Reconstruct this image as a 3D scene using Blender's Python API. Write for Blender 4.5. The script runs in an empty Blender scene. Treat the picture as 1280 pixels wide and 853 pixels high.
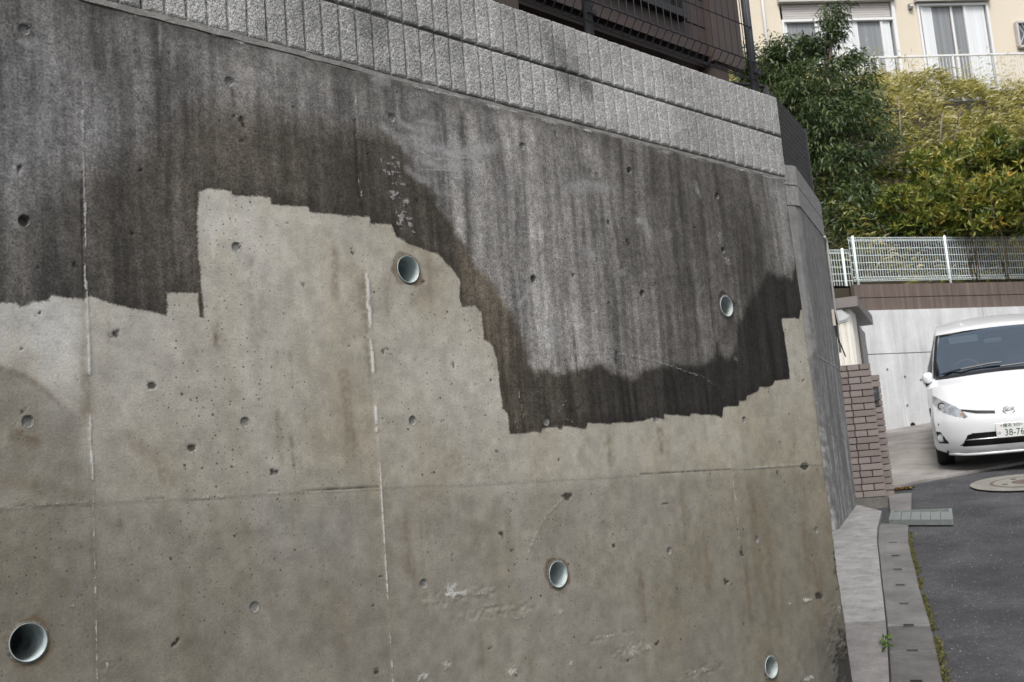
import bpy, math, random
import numpy as np
from mathutils import Vector, Matrix

random.seed(7)
RNG = np.random.default_rng(11)
scene = bpy.context.scene
COL = scene.collection
rad = math.radians

# ------------------------------------------------------------------ camera
FPX, YAW, PITCH, ROLL, EYE = 1422.04, 0.769863, 0.150082, -0.0806008, 1.65
FWD = np.array([math.sin(YAW) * math.cos(PITCH), math.cos(YAW) * math.cos(PITCH), math.sin(PITCH)])
_rt = np.array([math.cos(YAW), -math.sin(YAW), 0.0])
_up = np.cross(_rt, FWD)
RT = math.cos(ROLL) * _rt + math.sin(ROLL) * _up
UP = -math.sin(ROLL) * _rt + math.cos(ROLL) * _up
CAMP = np.array([0.0, 0.0, EYE])
cam_data = bpy.data.cameras.new('camera')
cam = bpy.data.objects.new('camera', cam_data)
COL.objects.link(cam)
cam.matrix_world = Matrix(((RT[0], UP[0], -FWD[0], 0), (RT[1], UP[1], -FWD[1], 0), (RT[2], UP[2], -FWD[2], EYE), (0, 0, 0, 1)))
cam_data.sensor_width = 36.0
cam_data.lens = FPX / 1280 * 36.0
cam_data.clip_start = 0.05
cam_data.clip_end = 800
cam_data.dof.use_dof = True
cam_data.dof.focus_distance = 4.6
cam_data.dof.aperture_fstop = 9.0
scene.camera = cam
scene.cycles.use_denoising = True
scene.cycles.max_bounces = 6
scene.cycles.diffuse_bounces = 3
scene.cycles.glossy_bounces = 3

# ------------------------------------------------------------------ sky, sun, exposure
SUN_AZ, SUN_EL = 235.0, 52.0        # compass style: degrees from +y towards +x
world = bpy.data.worlds.new('World')
scene.world = world
world.use_nodes = True
wn = world.node_tree
wn.nodes.clear()
sky = wn.nodes.new('ShaderNodeTexSky')
sky.sky_type = 'NISHITA'
sky.sun_disc = False
sky.sun_elevation = rad(SUN_EL)
sky.sun_rotation = rad(SUN_AZ)
sky.dust_density = 4.0
hsv = wn.nodes.new('ShaderNodeHueSaturation')
hsv.inputs['Saturation'].default_value = 0.35
bg = wn.nodes.new('ShaderNodeBackground')
bg.inputs['Strength'].default_value = 0.115
wo = wn.nodes.new('ShaderNodeOutputWorld')
wn.links.new(sky.outputs[0], hsv.inputs['Color'])
wn.links.new(hsv.outputs[0], bg.inputs[0])
wn.links.new(bg.outputs[0], wo.inputs[0])
sd = bpy.data.lights.new('sun', 'SUN')
sd.energy = 1.5
sd.angle = rad(16)
sd.color = (1.0, 0.96, 0.9)
sun = bpy.data.objects.new('sun', sd)
COL.objects.link(sun)
_sv = Vector((math.sin(rad(SUN_AZ)) * math.cos(rad(SUN_EL)), math.cos(rad(SUN_AZ)) * math.cos(rad(SUN_EL)), math.sin(rad(SUN_EL))))
sun.rotation_euler = _sv.to_track_quat('Z', 'Y').to_euler()
sun.location = (-10, -15, 30)
scene.view_settings.view_transform = 'Standard'
scene.view_settings.look = 'None'
scene.view_settings.exposure = 0.75
scene.view_settings.gamma = 1.0
scene.view_settings.use_curve_mapping = False

# ------------------------------------------------------------------ pixel -> place (the survey of the photograph)
def ray(px, py):
    return FWD + RT * (px - 640) / FPX - UP * (py - 426.5) / FPX
def on_plane(px, py, p0, n):
    d = ray(px, py)
    n = np.array(n, float)
    return CAMP + d * (np.dot(np.array(p0, float) - CAMP, n) / np.dot(d, n))
def at(px, py, rho):
    d = ray(px, py)
    return CAMP + d * (rho / math.hypot(d[0], d[1]))
WY = 2.78419
def wall_xz(px, py):
    p = on_plane(px, py, (0, WY, 0), (0, 1, 0))
    return (p[0], p[2])
GA = rad(62.0)
GD = np.array([math.sin(GA), math.cos(GA)])
def ground_z(x, y):
    t = np.asarray(x) * GD[0] + np.asarray(y) * GD[1]
    k = 0.25
    sp = k * np.logaddexp(0, (t - 12.3) / k)
    lo = np.maximum(t, -30.0)
    return 0.1125 * lo + 0.0425 * sp
def on_ground(px, py, lift=0.0):
    d = ray(px, py)
    f = lambda s: (CAMP + d * s)[2] - (ground_z(*(CAMP + d * s)[:2]) + lift)
    a, b = 0.5, 0.5
    while f(b) > 0 and b < 60:
        a = b
        b += 0.25
    for _ in range(40):
        m = (a + b) / 2
        if f(m) > 0: a = m
        else: b = m
    return CAMP + d * a

# ------------------------------------------------------------------ materials
MATS = {}
class NT:
    def __init__(s, name):
        s.m = bpy.data.materials.new(name)
        s.m.use_nodes = True
        s.t = s.m.node_tree
        s.t.nodes.clear()
        s.out = s.t.nodes.new('ShaderNodeOutputMaterial')
        s.b = s.t.nodes.new('ShaderNodeBsdfPrincipled')
        s.link(s.b.outputs[0], s.out.inputs[0])
        MATS[name] = s.m
    def link(s, a, b): s.t.links.new(a, b)
    def put(s, sock, v):
        if hasattr(v, 'is_linked') or hasattr(v, 'links'): s.link(v, sock)
        elif isinstance(v, (tuple, list)) and sock.type == 'RGBA': sock.default_value = (*v[:3], 1)
        else: sock.default_value = v
    def coord(s, kind='Object', scale=None, loc=None):
        c = s.t.nodes.new('ShaderNodeTexCoord').outputs[kind]
        if scale is None and loc is None: return c
        mp = s.t.nodes.new('ShaderNodeMapping')
        s.link(c, mp.inputs[0])
        if scale is not None: mp.inputs['Scale'].default_value = scale
        if loc is not None: mp.inputs['Location'].default_value = loc
        return mp.outputs[0]
    def noise(s, vec, scale, detail=4, rough=0.6, dist=0.0):
        n = s.t.nodes.new('ShaderNodeTexNoise')
        s.link(vec, n.inputs['Vector'])
        n.inputs['Scale'].default_value = scale
        n.inputs['Detail'].default_value = detail
        n.inputs['Roughness'].default_value = rough
        n.inputs['Distortion'].default_value = dist
        return n.outputs[0]
    def voro(s, vec, scale, feature='F1', rnd=1.0):
        n = s.t.nodes.new('ShaderNodeTexVoronoi')
        n.feature = feature
        s.link(vec, n.inputs['Vector'])
        n.inputs['Scale'].default_value = scale
        n.inputs['Randomness'].default_value = rnd
        return n
    def math(s, op, a, b=0.0, c=0.0, clamp=False):
        n = s.t.nodes.new('ShaderNodeMath')
        n.operation = op
        n.use_clamp = clamp
        s.put(n.inputs[0], a)
        s.put(n.inputs[1], b)
        s.put(n.inputs[2], c)
        return n.outputs[0]
    def rng(s, v, a, b, c=0.0, d=1.0, smooth=False):
        n = s.t.nodes.new('ShaderNodeMapRange')
        if smooth: n.interpolation_type = 'SMOOTHSTEP'
        s.put(n.inputs['Value'], v)
        for k, x in zip(('From Min', 'From Max', 'To Min', 'To Max'), (a, b, c, d)): s.put(n.inputs[k], x)
        return n.outputs[0]
    def mix(s, f, a, b, mode='MIX'):
        n = s.t.nodes.new('ShaderNodeMix')
        n.data_type = 'RGBA'
        n.blend_type = mode
        s.put(n.inputs[0], f)
        s.put(n.inputs[6], a)
        s.put(n.inputs[7], b)
        return n.outputs[2]
    def attr(s, name, out='Fac'):
        n = s.t.nodes.new('ShaderNodeAttribute')
        n.attribute_name = name
        return n.outputs[out]
    def scale(s, col, f):
        n = s.t.nodes.new('ShaderNodeVectorMath')
        n.operation = 'SCALE'
        s.put(n.inputs[0], col)
        s.put(n.inputs['Scale'], f)
        return n.outputs[0]
    def bump(s, h, strength=0.3, dist=0.01):
        n = s.t.nodes.new('ShaderNodeBump')
        n.inputs['Strength'].default_value = strength
        n.inputs['Distance'].default_value = dist
        s.put(n.inputs['Height'], h)
        s.link(n.outputs[0], s.b.inputs['Normal'])
    def set(s, **k):
        for a, v in k.items(): s.put(s.b.inputs[a.replace('_', ' ')], v)
        return s.m

def mat(name, col, rough=0.6, metal=0.0, var=0.12, scale=12.0, bump=0.0, bscale=80.0, stretch=(1, 1, 1), spec=0.5, **kw):
    if name in MATS: return MATS[name]
    n = NT(name)
    v = n.coord('Object', stretch)
    f = n.noise(v, scale, 5, 0.65)
    k = n.rng(f, 0.25, 0.75, 1 - var, 1 + var)
    c = n.scale(tuple(col), k)
    n.put(n.b.inputs['Base Color'], c)
    n.b.inputs['Roughness'].default_value = rough
    n.b.inputs['Metallic'].default_value = metal
    n.b.inputs['Specular IOR Level'].default_value = spec
    if bump: n.bump(n.noise(v, bscale, 4, 0.7), bump, 0.01)
    for a, x in kw.items(): n.put(n.b.inputs[a.replace('_', ' ')], x)
    return n.m

# ------------------------------------------------------------------ mesh helpers
ORG = {}
def new_obj(name, me, material, parent=None, smooth=False, kind=None):
    o = bpy.data.objects.new(name, me)
    COL.objects.link(o)
    if material is not None and not me.materials: me.materials.append(material)
    if parent is not None: o.parent = parent
    if smooth and len(me.polygons): me.polygons.foreach_set('use_smooth', np.ones(len(me.polygons), bool))
    if kind: o['kind'] = kind
    return o
def tag(o, label, cat=None, group=None, kind=None):
    if label: o['label'] = label
    if cat: o['category'] = cat
    if group: o['group'] = group
    if kind: o['kind'] = kind
    return o
def thing(name, loc, label, cat, group=None, rz=0.0):
    o = bpy.data.objects.new(name, None)
    o.empty_display_size = 0.2
    COL.objects.link(o)
    o.location = tuple(float(v) for v in loc)
    o.rotation_euler = (0, 0, rz)
    ORG[o.name] = np.array(loc, float)
    return tag(o, label, cat, group)
def origin_of(o):
    while o is not None:
        if o.name in ORG: return ORG[o.name]
        o = o.parent
    return np.zeros(3)
class MB:
    """collects shapes in world coordinates, then links them as one mesh"""
    def __init__(s): s.v, s.f = [], []
    def add(s, vs, fs):
        k = len(s.v)
        s.v += [tuple(map(float, p)) for p in vs]
        s.f += [tuple(i + k for i in f) for f in fs]
        return s
    def box(s, c, size, ax=None, ay=None, az=None):
        c = np.array(c, float)
        ax = np.array(ax if ax is not None else (1, 0, 0), float)
        az = np.array(az if az is not None else (0, 0, 1), float)
        ay = np.array(ay if ay is not None else np.cross(az, ax), float)
        h = np.array(size, float) / 2
        vs = [c + ax * h[0] * i + ay * h[1] * j + az * h[2] * k for k in (-1, 1) for j in (-1, 1) for i in (-1, 1)]
        return s.add(vs, [(0, 2, 3, 1), (4, 5, 7, 6), (0, 1, 5, 4), (2, 6, 7, 3), (0, 4, 6, 2), (1, 3, 7, 5)])
    def chbox(s, c, size, ch, ax=None, az=None):
        """box with its edges chamfered in plan and elevation (24 corners)"""
        c = np.array(c, float)
        ax = np.array(ax if ax is not None else (1, 0, 0), float)
        az = np.array(az if az is not None else (0, 0, 1), float)
        ay = np.cross(az, ax)
        h = np.array(size, float) / 2
        vs, key = [], {}
        for i in (-1, 1):
            for j in (-1, 1):
                for k in (-1, 1):
                    for m in range(3):
                        l = [i * (h[0] - ch), j * (h[1] - ch), k * (h[2] - ch)]
                        l[m] = (i, j, k)[m] * h[m]
                        key[(i, j, k, m)] = len(vs)
                        vs.append(c + ax * l[0] + ay * l[1] + az * l[2])
        fs = []
        for m in range(3):
            a, b = [q for q in range(3) if q != m]
            for sg in (-1, 1):
                q = []
                for u, w in ((-1, -1), (1, -1), (1, 1), (-1, 1)):
                    t = [0, 0, 0]; t[m] = sg; t[a] = u; t[b] = w
                    q.append(key[(*t, m)])
                fs.append(tuple(q if (sg > 0) == (m != 1) else q[::-1]))
        for m in range(3):
            a, b = [q for q in range(3) if q != m]
            for u in (-1, 1):
                for w in (-1, 1):
                    t0 = [0, 0, 0]; t1 = [0, 0, 0]
                    t0[m] = -1; t1[m] = 1
                    t0[a] = t1[a] = u; t0[b] = t1[b] = w
                    fs.append((key[(*t0, a)], key[(*t1, a)], key[(*t1, b)], key[(*t0, b)]))
        for i in (-1, 1):
            for j in (-1, 1):
                for k in (-1, 1): fs.append(tuple(key[(i, j, k, m)] for m in range(3)))
        return s.add(vs, fs)
    def tube(s, pts, r, n=8, cap=True):
        pts = [np.array(p, float) for p in pts]
        rr = r if isinstance(r, (list, tuple)) else [r] * len(pts)
        rings = []
        for i, p in enumerate(pts):
            d = pts[min(i + 1, len(pts) - 1)] - pts[max(i - 1, 0)]
            d /= np.linalg.norm(d) + 1e-12
            a = np.cross(d, (0, 0, 1) if abs(d[2]) < 0.9 else (1, 0, 0))
            a /= np.linalg.norm(a)
            b = np.cross(d, a)
            rings.append([p + rr[i] * (a * math.cos(2 * math.pi * k / n) + b * math.sin(2 * math.pi * k / n)) for k in range(n)])
        vs = [q for g in rings for q in g]
        fs = [(i * n + k, i * n + (k + 1) % n, (i + 1) * n + (k + 1) % n, (i + 1) * n + k) for i in range(len(pts) - 1) for k in range(n)]
        if cap: fs += [tuple(range(n))[::-1], tuple((len(pts) - 1) * n + k for k in range(n))]
        return s.add(vs, fs)
    def prism(s, base, off):
        """polygon (list of 3-D points) swept along off"""
        n = len(base)
        b = [np.array(p, float) for p in base]
        o = np.array(off, float)
        return s.add(b + [p + o for p in b], [tuple(range(n))[::-1], tuple(range(n, 2 * n))] + [(i, (i + 1) % n, n + (i + 1) % n, n + i) for i in range(n)])
    def ring(s, c, n_ax, r0, r1, seg=32, off=0.0):
        """flat annulus, normal n_ax"""
        c = np.array(c, float) + np.array(n_ax, float) * off
        n_ax = np.array(n_ax, float)
        a = np.cross(n_ax, (0, 0, 1) if abs(n_ax[2]) < 0.9 else (1, 0, 0))
        a /= np.linalg.norm(a)
        b = np.cross(n_ax, a)
        vs = [c + r * (a * math.cos(2 * math.pi * k / seg) + b * math.sin(2 * math.pi * k / seg)) for r in (r0, r1) for k in range(seg)]
        return s.add(vs, [(k, seg + k, seg + (k + 1) % seg, (k + 1) % seg) for k in range(seg)])
    def build(s, name, material, parent=None, smooth=False, kind=None):
        v = np.array(s.v) - origin_of(parent)
        me = bpy.data.meshes.new(name)
        me.from_pydata(v.tolist(), [], s.f)
        me.validate()
        import bmesh
        bm = bmesh.new(); bm.from_mesh(me)
        bmesh.ops.recalc_face_normals(bm, faces=bm.faces)
        bm.to_mesh(me); bm.free()
        return new_obj(name, me, material, parent, smooth, kind)
def mesh_np(name, V, Q, material, parent=None, smooth=False, attrs=None, kind=None):
    V = np.asarray(V, np.float32) - origin_of(parent).astype(np.float32)
    Q = np.asarray(Q, np.int32)
    k = Q.shape[1]
    me = bpy.data.meshes.new(name)
    me.vertices.add(len(V)); me.vertices.foreach_set('co', V.ravel())
    me.loops.add(Q.size); me.loops.foreach_set('vertex_index', Q.ravel())
    me.polygons.add(len(Q))
    me.polygons.foreach_set('loop_start', np.arange(len(Q), dtype=np.int32) * k)
    me.update(calc_edges=True)
    for a, x in (attrs or {}).items():
        at_ = me.attributes.new(a, 'FLOAT', 'POINT')
        at_.data.foreach_set('value', np.asarray(x, np.float32).ravel())
    return new_obj(name, me, material, parent, smooth, kind)
def vnoise(x, y, scale, seed=0, oct=1):
    """smooth value noise, 0..1"""
    r = np.random.default_rng(seed).random((256, 256))
    out, amp, tot = 0.0, 1.0, 0.0
    for o in range(oct):
        u, w = x * scale * 2 ** o + 37.3 * o, y * scale * 2 ** o + 11.7 * o
        i, j = np.floor(u).astype(int), np.floor(w).astype(int)
        a, b = u - i, w - j
        a, b = a * a * (3 - 2 * a), b * b * (3 - 2 * b)
        i0, j0, i1, j1 = i & 255, j & 255, (i + 1) & 255, (j + 1) & 255
        out = out + amp * ((r[i0, j0] * (1 - a) + r[i1, j0] * a) * (1 - b) + (r[i0, j1] * (1 - a) + r[i1, j1] * a) * b)
        tot += amp
        amp *= 0.5
    return out / tot
def sstep(a, b, x):
    t = np.clip((x - a) / (b - a), 0, 1)
    return t * t * (3 - 2 * t)
def lin(v):
    v = np.asarray(v, float) / 255.0
    return np.where(v < 0.04045, v / 12.92, ((v + 0.055) / 1.055) ** 2.4)

# ================================================================== GROUND
asph = NT('asphalt')
v = asph.coord('Object')
f1 = asph.noise(v, 1.3, 5, 0.6)
f2 = asph.noise(v, 80, 4, 0.75)
vo = asph.voro(v, 75)
st = asph.rng(vo.outputs['Distance'], 0.12, 0.3, 1.0, 0.0)
pick = asph.math('GREATER_THAN', asph.noise(v, 55, 2), 0.6)
st = asph.math('MULTIPLY', st, pick)
c = asph.mix(asph.rng(f1, 0.35, 0.68), (0.021, 0.022, 0.026), (0.060, 0.061, 0.066))
c = asph.scale(c, asph.rng(f2, 0.25, 0.8, 0.35, 1.7))
c = asph.scale(c, asph.rng(asph.noise(v, 14, 5, .75), .3, .7, .7, 1.35))
c = asph.mix(asph.math('MULTIPLY', st, 0.9), c, (0.30, 0.29, 0.28))
asph.bump(f2, 0.55, 0.012)
asph.set(Base_Color=c, Roughness=0.88)
def conc(name, col, dark=0.5, spk=0.2, scale=3.0, bump=0.3):
    n = NT(name)
    v = n.coord('Object')
    a = n.noise(v, scale, 6, 0.62)
    b = n.noise(v, 190, 3, 0.7)
    g = n.noise(v, 30, 4, 0.7)
    c = n.mix(n.rng(a, 0.3, 0.72), tuple(np.array(col) * dark), tuple(col))
    c = n.scale(c, n.rng(b, 0.25, 0.75, 1 - spk, 1 + spk))
    c = n.scale(c, n.rng(g, 0.3, 0.7, 0.86, 1.1))
    n.bump(n.math('ADD', b, n.math('MULTIPLY', g, 2.0)), bump, 0.008)
    return n.set(Base_Color=c, Roughness=0.9)
conc('concrete_strip', (0.30, 0.298, 0.297), 0.55, 0.4, 8)
conc('concrete_strip_old', (0.215, 0.206, 0.203), 0.6, 0.35, 8)
conc('concrete_curb', (0.18, 0.177, 0.175), 0.5, 0.22, 2.2)
conc('concrete_pad', (0.30, 0.285, 0.27), 0.42, 0.3, 1.9)
conc('concrete_curb_worn', (0.118, 0.115, 0.112), 0.5, 0.3, 4)
conc('concrete_dark', (0.15, 0.142, 0.13), 0.5, 0.25, 6)
conc('soil', (0.05, 0.042, 0.026), 0.5, 0.3, 3)

def sheet(name, xs, ys, zf, m, attrs=None):
    X, Y = np.meshgrid(xs, ys, indexing='ij')
    Z = zf(X, Y)
    n1, n2 = len(xs), len(ys)
    idx = np.arange(n1 * n2).reshape(n1, n2)
    Q = np.stack([idx[:-1, :-1], idx[1:, :-1], idx[1:, 1:], idx[:-1, 1:]], -1).reshape(-1, 4)
    o = mesh_np(name, np.stack([X, Y, Z], -1).reshape(-1, 3), Q, m, smooth=True)
    o['kind'] = 'structure'
    return o
def far_z(X, Y):
    z = ground_z(X, Y)
    t = X * GD[0] + Y * GD[1]
    return np.where(t > 19, ground_z(19 * GD[0], 19 * GD[1]) + (t - 19) * 0.02, z)
gx = np.concatenate([np.linspace(-400, -20, 12), np.linspace(-18, 26, 89), np.linspace(30, 400, 12)])
gy = np.concatenate([np.linspace(-400, -20, 12), np.linspace(-18, 12, 61), np.linspace(16, 400, 12)])
sheet('road', gx, gy, lambda X, Y: far_z(X, Y) + 0.012 * (vnoise(X, Y, 0.8, 3, 2) - 0.5) * ((np.abs(X) < 26) & (np.abs(Y) < 20)), asph.m)

# ---- kerb: gutter slabs of 0.6 m, surveyed at their joints
KY = [851.6, 813.6, 781.6, 755, 731.5, 712, 695, 678.6, 663]
KL = [1113.3, 1111, 1109, 1106, 1103, 1101, 1099.3, 1097.3, 1098]
KR = [1178, 1170.5, 1163, 1155, 1148, 1144, 1139.4, 1135.5, 1135]
kl = [on_ground(x, y, 0.03) for x, y in zip(KL, KY)]
kr = [on_ground(x, y, 0.03) for x, y in zip(KR, KY)]
for _ in range(7):                       # on towards the camera, out of the frame, bending along the wall
    kl.insert(0, kl[0] - (kl[1] - kl[0]) * 1.0)
    kr.insert(0, kr[0] - (kr[1] - kr[0]) * 1.0)
for q in kl + kr: q[2] = ground_z(q[0], q[1]) + 0.03
kerb = thing('kerb', kl[8], 'grey concrete kerb of short slabs beside the asphalt', 'kerb')
def seg_box(mb, a, b, wdt, hgt):
    a, b = np.array(a, float), np.array(b, float)
    d = b - a; L = np.linalg.norm(d); d /= L
    s_ = np.cross((0, 0, 1), d); s_ /= np.linalg.norm(s_)
    mb.box((a + b) / 2, (L, wdt, hgt), d, s_, np.cross(d, s_))
def slab(name, a, b, c_, d, m, parent, gap=0.006, drop=0.16, dz=0.0):
    P = [np.array(p, float) for p in (a, b, c_, d)]
    P[0], P[3] = P[0] + (P[3] - P[0]) * gap, P[3] + (P[0] - P[3]) * gap
    P[1], P[2] = P[1] + (P[2] - P[1]) * gap, P[2] + (P[1] - P[2]) * gap
    ch = 0.008
    ctr = sum(P) / 4
    top = [p + (ctr - p) / np.linalg.norm(ctr - p) * ch * 1.5 + np.array([0, 0, dz]) for p in P]
    mid = [p + np.array([0, 0, dz - ch]) for p in P]
    bot = [p + np.array([0, 0, -drop]) for p in P]
    mb = MB()
    mb.add(top + mid + bot, [(0, 1, 2, 3), *[(i, (i + 1) % 4, 4 + (i + 1) % 4, 4 + i) for i in range(4)], *[(4 + i, 4 + (i + 1) % 4, 8 + (i + 1) % 4, 8 + i) for i in range(4)], (11, 10, 9, 8)])
    return mb.build(name, m, parent)
for i in range(len(kl) - 1):
    slab('kerb_slab', kl[i], kr[i], kr[i + 1], kl[i + 1], MATS['concrete_curb' if i > 8 else 'concrete_curb_worn'], kerb, 0.016, dz=random.uniform(-.003, .003))
    if i: 
        a_, b_ = kl[i] + (kr[i] - kl[i]) * .38, kl[i] + (kr[i] - kl[i]) * .62
        sl = MB(); seg_box(sl, a_ + [0, 0, .0035], b_ + [0, 0, .0035], .016, .004); sl.build('lifting_slot', mat('slot_black', (.012, .012, .012), .9), kerb)
# beyond the grate
kb = [on_ground(x, y, 0.03) for x, y in ((1113, 640), (1139, 638), (1139.5, 616), (1110, 618))]
slab('kerb_slab', *kb, MATS['concrete_curb'], kerb, 0.0)
kb = [on_ground(x, y, 0.03) for x, y in ((1097.6, 662.5), (1134.8, 662.5), (1135.5, 656), (1100, 654))]
slab('kerb_slab', *kb, MATS['concrete_curb'], kerb, 0.0)

# ---- pale concrete strip between the kerb and the walls
strip = thing('concrete_strip', on_ground(1085, 720), 'narrow pale concrete strip between the kerb and the walls', 'path')
def strip_part(name, i0, i1, lefts, m, dz):
    R_ = [kl[i] + np.array([0.0, 0, 0.0]) for i in range(i0, i1 + 1)]
    d = np.array([math.sin(rad(61)), math.cos(rad(61)), 0]); nn = np.array([-d[1], d[0], 0])
    R_ = [p + nn * 0.006 for p in R_]
    L_ = [np.array([x, y, 0.0]) for x, y in lefts]
    poly = L_ + R_[::-1]
    poly = [np.array([p[0], p[1], ground_z(p[0], p[1]) + 0.055 + dz]) for p in poly]
    MB().prism([p - np.array([0, 0, 0.2]) for p in poly], (0, 0, 0.2)).build(name, m, strip)
W2A = np.array([10.82 * math.sin(rad(59.12)), 10.82 * math.cos(rad(59.12))])      # near corner of the side wall
W2E = np.array([12.42 * math.sin(rad(60.14)), 12.42 * math.cos(rad(60.14))])      # its far end
w2d = (W2E - W2A) / np.linalg.norm(W2E - W2A)
w2n = np.array([w2d[1], -w2d[0]])                                                 # towards the road
j_l = on_ground(1058, 778)
_sn = np.array([-math.cos(rad(61)), math.sin(rad(61))])
strip_part('paving', 9, 15, [tuple(kl[9][:2] + _sn * 1.0), tuple(W2A - w2n * 0.1), tuple(W2E + w2d * 0.05 - w2n * 0.05), tuple(on_ground(1103, 646)[:2])], MATS['concrete_strip'], 0.0)
strip_part('paving', 0, 9, [tuple(kl[i][:2] + _sn * 1.0) for i in range(0, 9)] + [tuple(kl[9][:2] + _sn * 1.0 - GD * .012)], MATS['concrete_strip_old'], -0.006)

# ---- steel grate
g4 = [on_ground(x, y, 0.036) for x, y in ((1113.5, 653), (1189.5, 653), (1188, 639), (1116, 642))]
grate = thing('drain_grate', sum(g4) / 4, 'galvanised steel drain grate set across the kerb', 'grate')
g4 = [np.array(p) for p in g4]
ux, uy = g4[1] - g4[0], g4[3] - g4[0]
fr = MB()
for i in range(4): seg_box(fr, g4[i], g4[(i + 1) % 4], 0.03, 0.05)
galv = mat('galvanised', (0.24, 0.27, 0.265), 0.5, 0.5, 0.2, 30)
fr.build('frame', galv, grate)
for k in range(6):
    bb = MB()
    a = g4[0] + ux * (k + 0.5) / 6 * 1.0
    w = np.linalg.norm(ux) / 6 * 0.86
    seg_box(bb, a + uy * 0.02, a + uy * 0.98, w, 0.03)
    bb.build('bar', galv, grate)
MB().add([p - np.array([0, 0, .03]) for p in g4], [(0, 1, 2, 3)]).build('pit', MATS['soil'], grate)

# ---- pale grit in the asphalt
gn = 6000
gt = RNG.uniform(5.5, 14.5, gn); gl_ = RNG.uniform(-.2, 4.5, gn)
GP = np.stack([GD[0] * gt + GD[1] * gl_, GD[1] * gt - GD[0] * gl_], -1)
kline = lambda t: np.interp(t, [p[:2] @ GD for p in kr], [p[0] * GD[1] - p[1] * GD[0] for p in kr])
GP = GP[gl_ > kline(gt) + .05]; gz_ = ground_z(GP[:, 0], GP[:, 1]) + .004
gr_ = RNG.uniform(.0025, .006, len(GP)) * np.where(RNG.random(len(GP)) < .04, 1.9, 1.0)
tet = np.array([(1, 0, 0), (-.5, .87, 0), (-.5, -.87, 0), (0, 0, .8)])
rot = RNG.uniform(0, 6.28, len(GP)); cs, sn = np.cos(rot)[:, None], np.sin(rot)[:, None]
VX = np.stack([tet[None, :, 0] * cs - tet[None, :, 1] * sn, tet[None, :, 0] * sn + tet[None, :, 1] * cs, np.repeat(tet[None, :, 2], len(GP), 0)], -1) * gr_[:, None, None] + np.concatenate([GP, gz_[:, None]], 1)[:, None]
b_ = np.arange(len(GP))[:, None] * 4
o = mesh_np('grit', VX.reshape(-1, 3), np.concatenate([b_ + [0, 1, 3], b_ + [1, 2, 3], b_ + [2, 0, 3]]), mat('grit_stone', (.19, .187, .185), .9, 0, .4, 40), kind='stuff')
tag(o, 'pale grit and stone chips set in the asphalt road', 'grit', kind='stuff')
# ---- manhole
mh = on_ground(1281, 605)
eu = np.array([math.sin(rad(152)), math.cos(rad(152)), 0.0])
def gslope(p, h=0.3):
    a = np.array([h, 0, ground_z(p[0] + h, p[1]) - ground_z(p[0], p[1])]); b = np.array([0, h, ground_z(p[0], p[1] + h) - ground_z(p[0], p[1])])
    n = np.cross(a, b); return n / np.linalg.norm(n)
mn = gslope(mh)
man = thing('manhole', mh, 'round manhole with a pale concrete surround in front of the van', 'manhole')
o1 = MB().ring(mh, mn, 0.345, 0.54, 48, 0.022).build('surround', conc('manhole_concrete', (0.24, 0.23, 0.205), 0.65, 0.3, 5), man)
MB().ring(mh, mn, 0.31, 0.345, 48, 0.02).build('cover_ring', mat('rust', (0.10, 0.072, 0.06), 0.9, 0, 0.3, 20), man)
MB().ring(mh, mn, 0.02, 0.31, 48, 0.024).build('cover', MATS['manhole_concrete'], man)
MB().ring(mh, mn, 0.005, 0.13, 24, 0.027).build('cover_boss', MATS['rust'], man)
bv = np.cross(mn, eu)
for k in range(4):
    a = k * math.pi / 2 + 0.4
    p = mh + mn * 0.026 + (eu * math.cos(a) + bv * math.sin(a)) * 0.22
    MB().box(p, (0.06, 0.035, 0.004), eu, bv, mn).build('key_slot', mat('black_iron', (0.02, 0.02, 0.02), 0.7), man)

# ---- driveway pad under the van
pe = [on_ground(1110, 612.5), on_ground(1160, 602.5), on_ground(1235, 588.5), on_ground(1279, 580)]
pe[3] = pe[2] + (pe[2] - pe[1]) * 1.2
BD = np.array([math.sin(rad(116.4)), math.cos(rad(116.4)), 0]); BN = np.array([-BD[1], BD[0], 0])
B0 = at(1095, 388, 19.3); B0[2] = 0
padp = [*pe, B0 + BD * 8.0 + BN * 0.1, B0 - BD * 3.5 + BN * 0.1, on_ground(1070, 612)]
NP_ = 14
near = [pe[0] + (pe[0] - pe[1]) * 0.9] + pe
def polyline_at(pts, f):
    s = np.concatenate([[0], np.cumsum([np.linalg.norm(pts[i + 1][:2] - pts[i][:2]) for i in range(len(pts) - 1)])])
    return np.array([np.interp(f * s[-1], s, [p[k] for p in pts]) for k in range(2)])
V = []
nU, nV = 30, 34
for i in range(nU):
    a = polyline_at(near, i / (nU - 1)); b = (B0 - BD * 1.5 + BD * 9.5 * i / (nU - 1) + BN * 0.1)[:2]
    for j in range(nV):
        p = a + (b - a) * j / (nV - 1)
        V.append((p[0], p[1], ground_z(*p) + 0.03))
idx = np.arange(nU * nV).reshape(nU, nV)
Q = np.stack([idx[:-1, :-1], idx[1:, :-1], idx[1:, 1:], idx[:-1, 1:]], -1).reshape(-1, 4)
o = mesh_np('driveway', V, Q, MATS['concrete_pad'], smooth=True); o['kind'] = 'structure'
fe = MB()
for i in range(nU - 1):
    a, b = np.array(V[idx[i, 0]]), np.array(V[idx[i + 1, 0]])
    fe.add([a, b, b - (0, 0, .12), a - (0, 0, .12)], [(0, 1, 2, 3)])
o = fe.build('driveway_edge', MATS['concrete_pad']); o['kind'] = 'structure'

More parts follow.
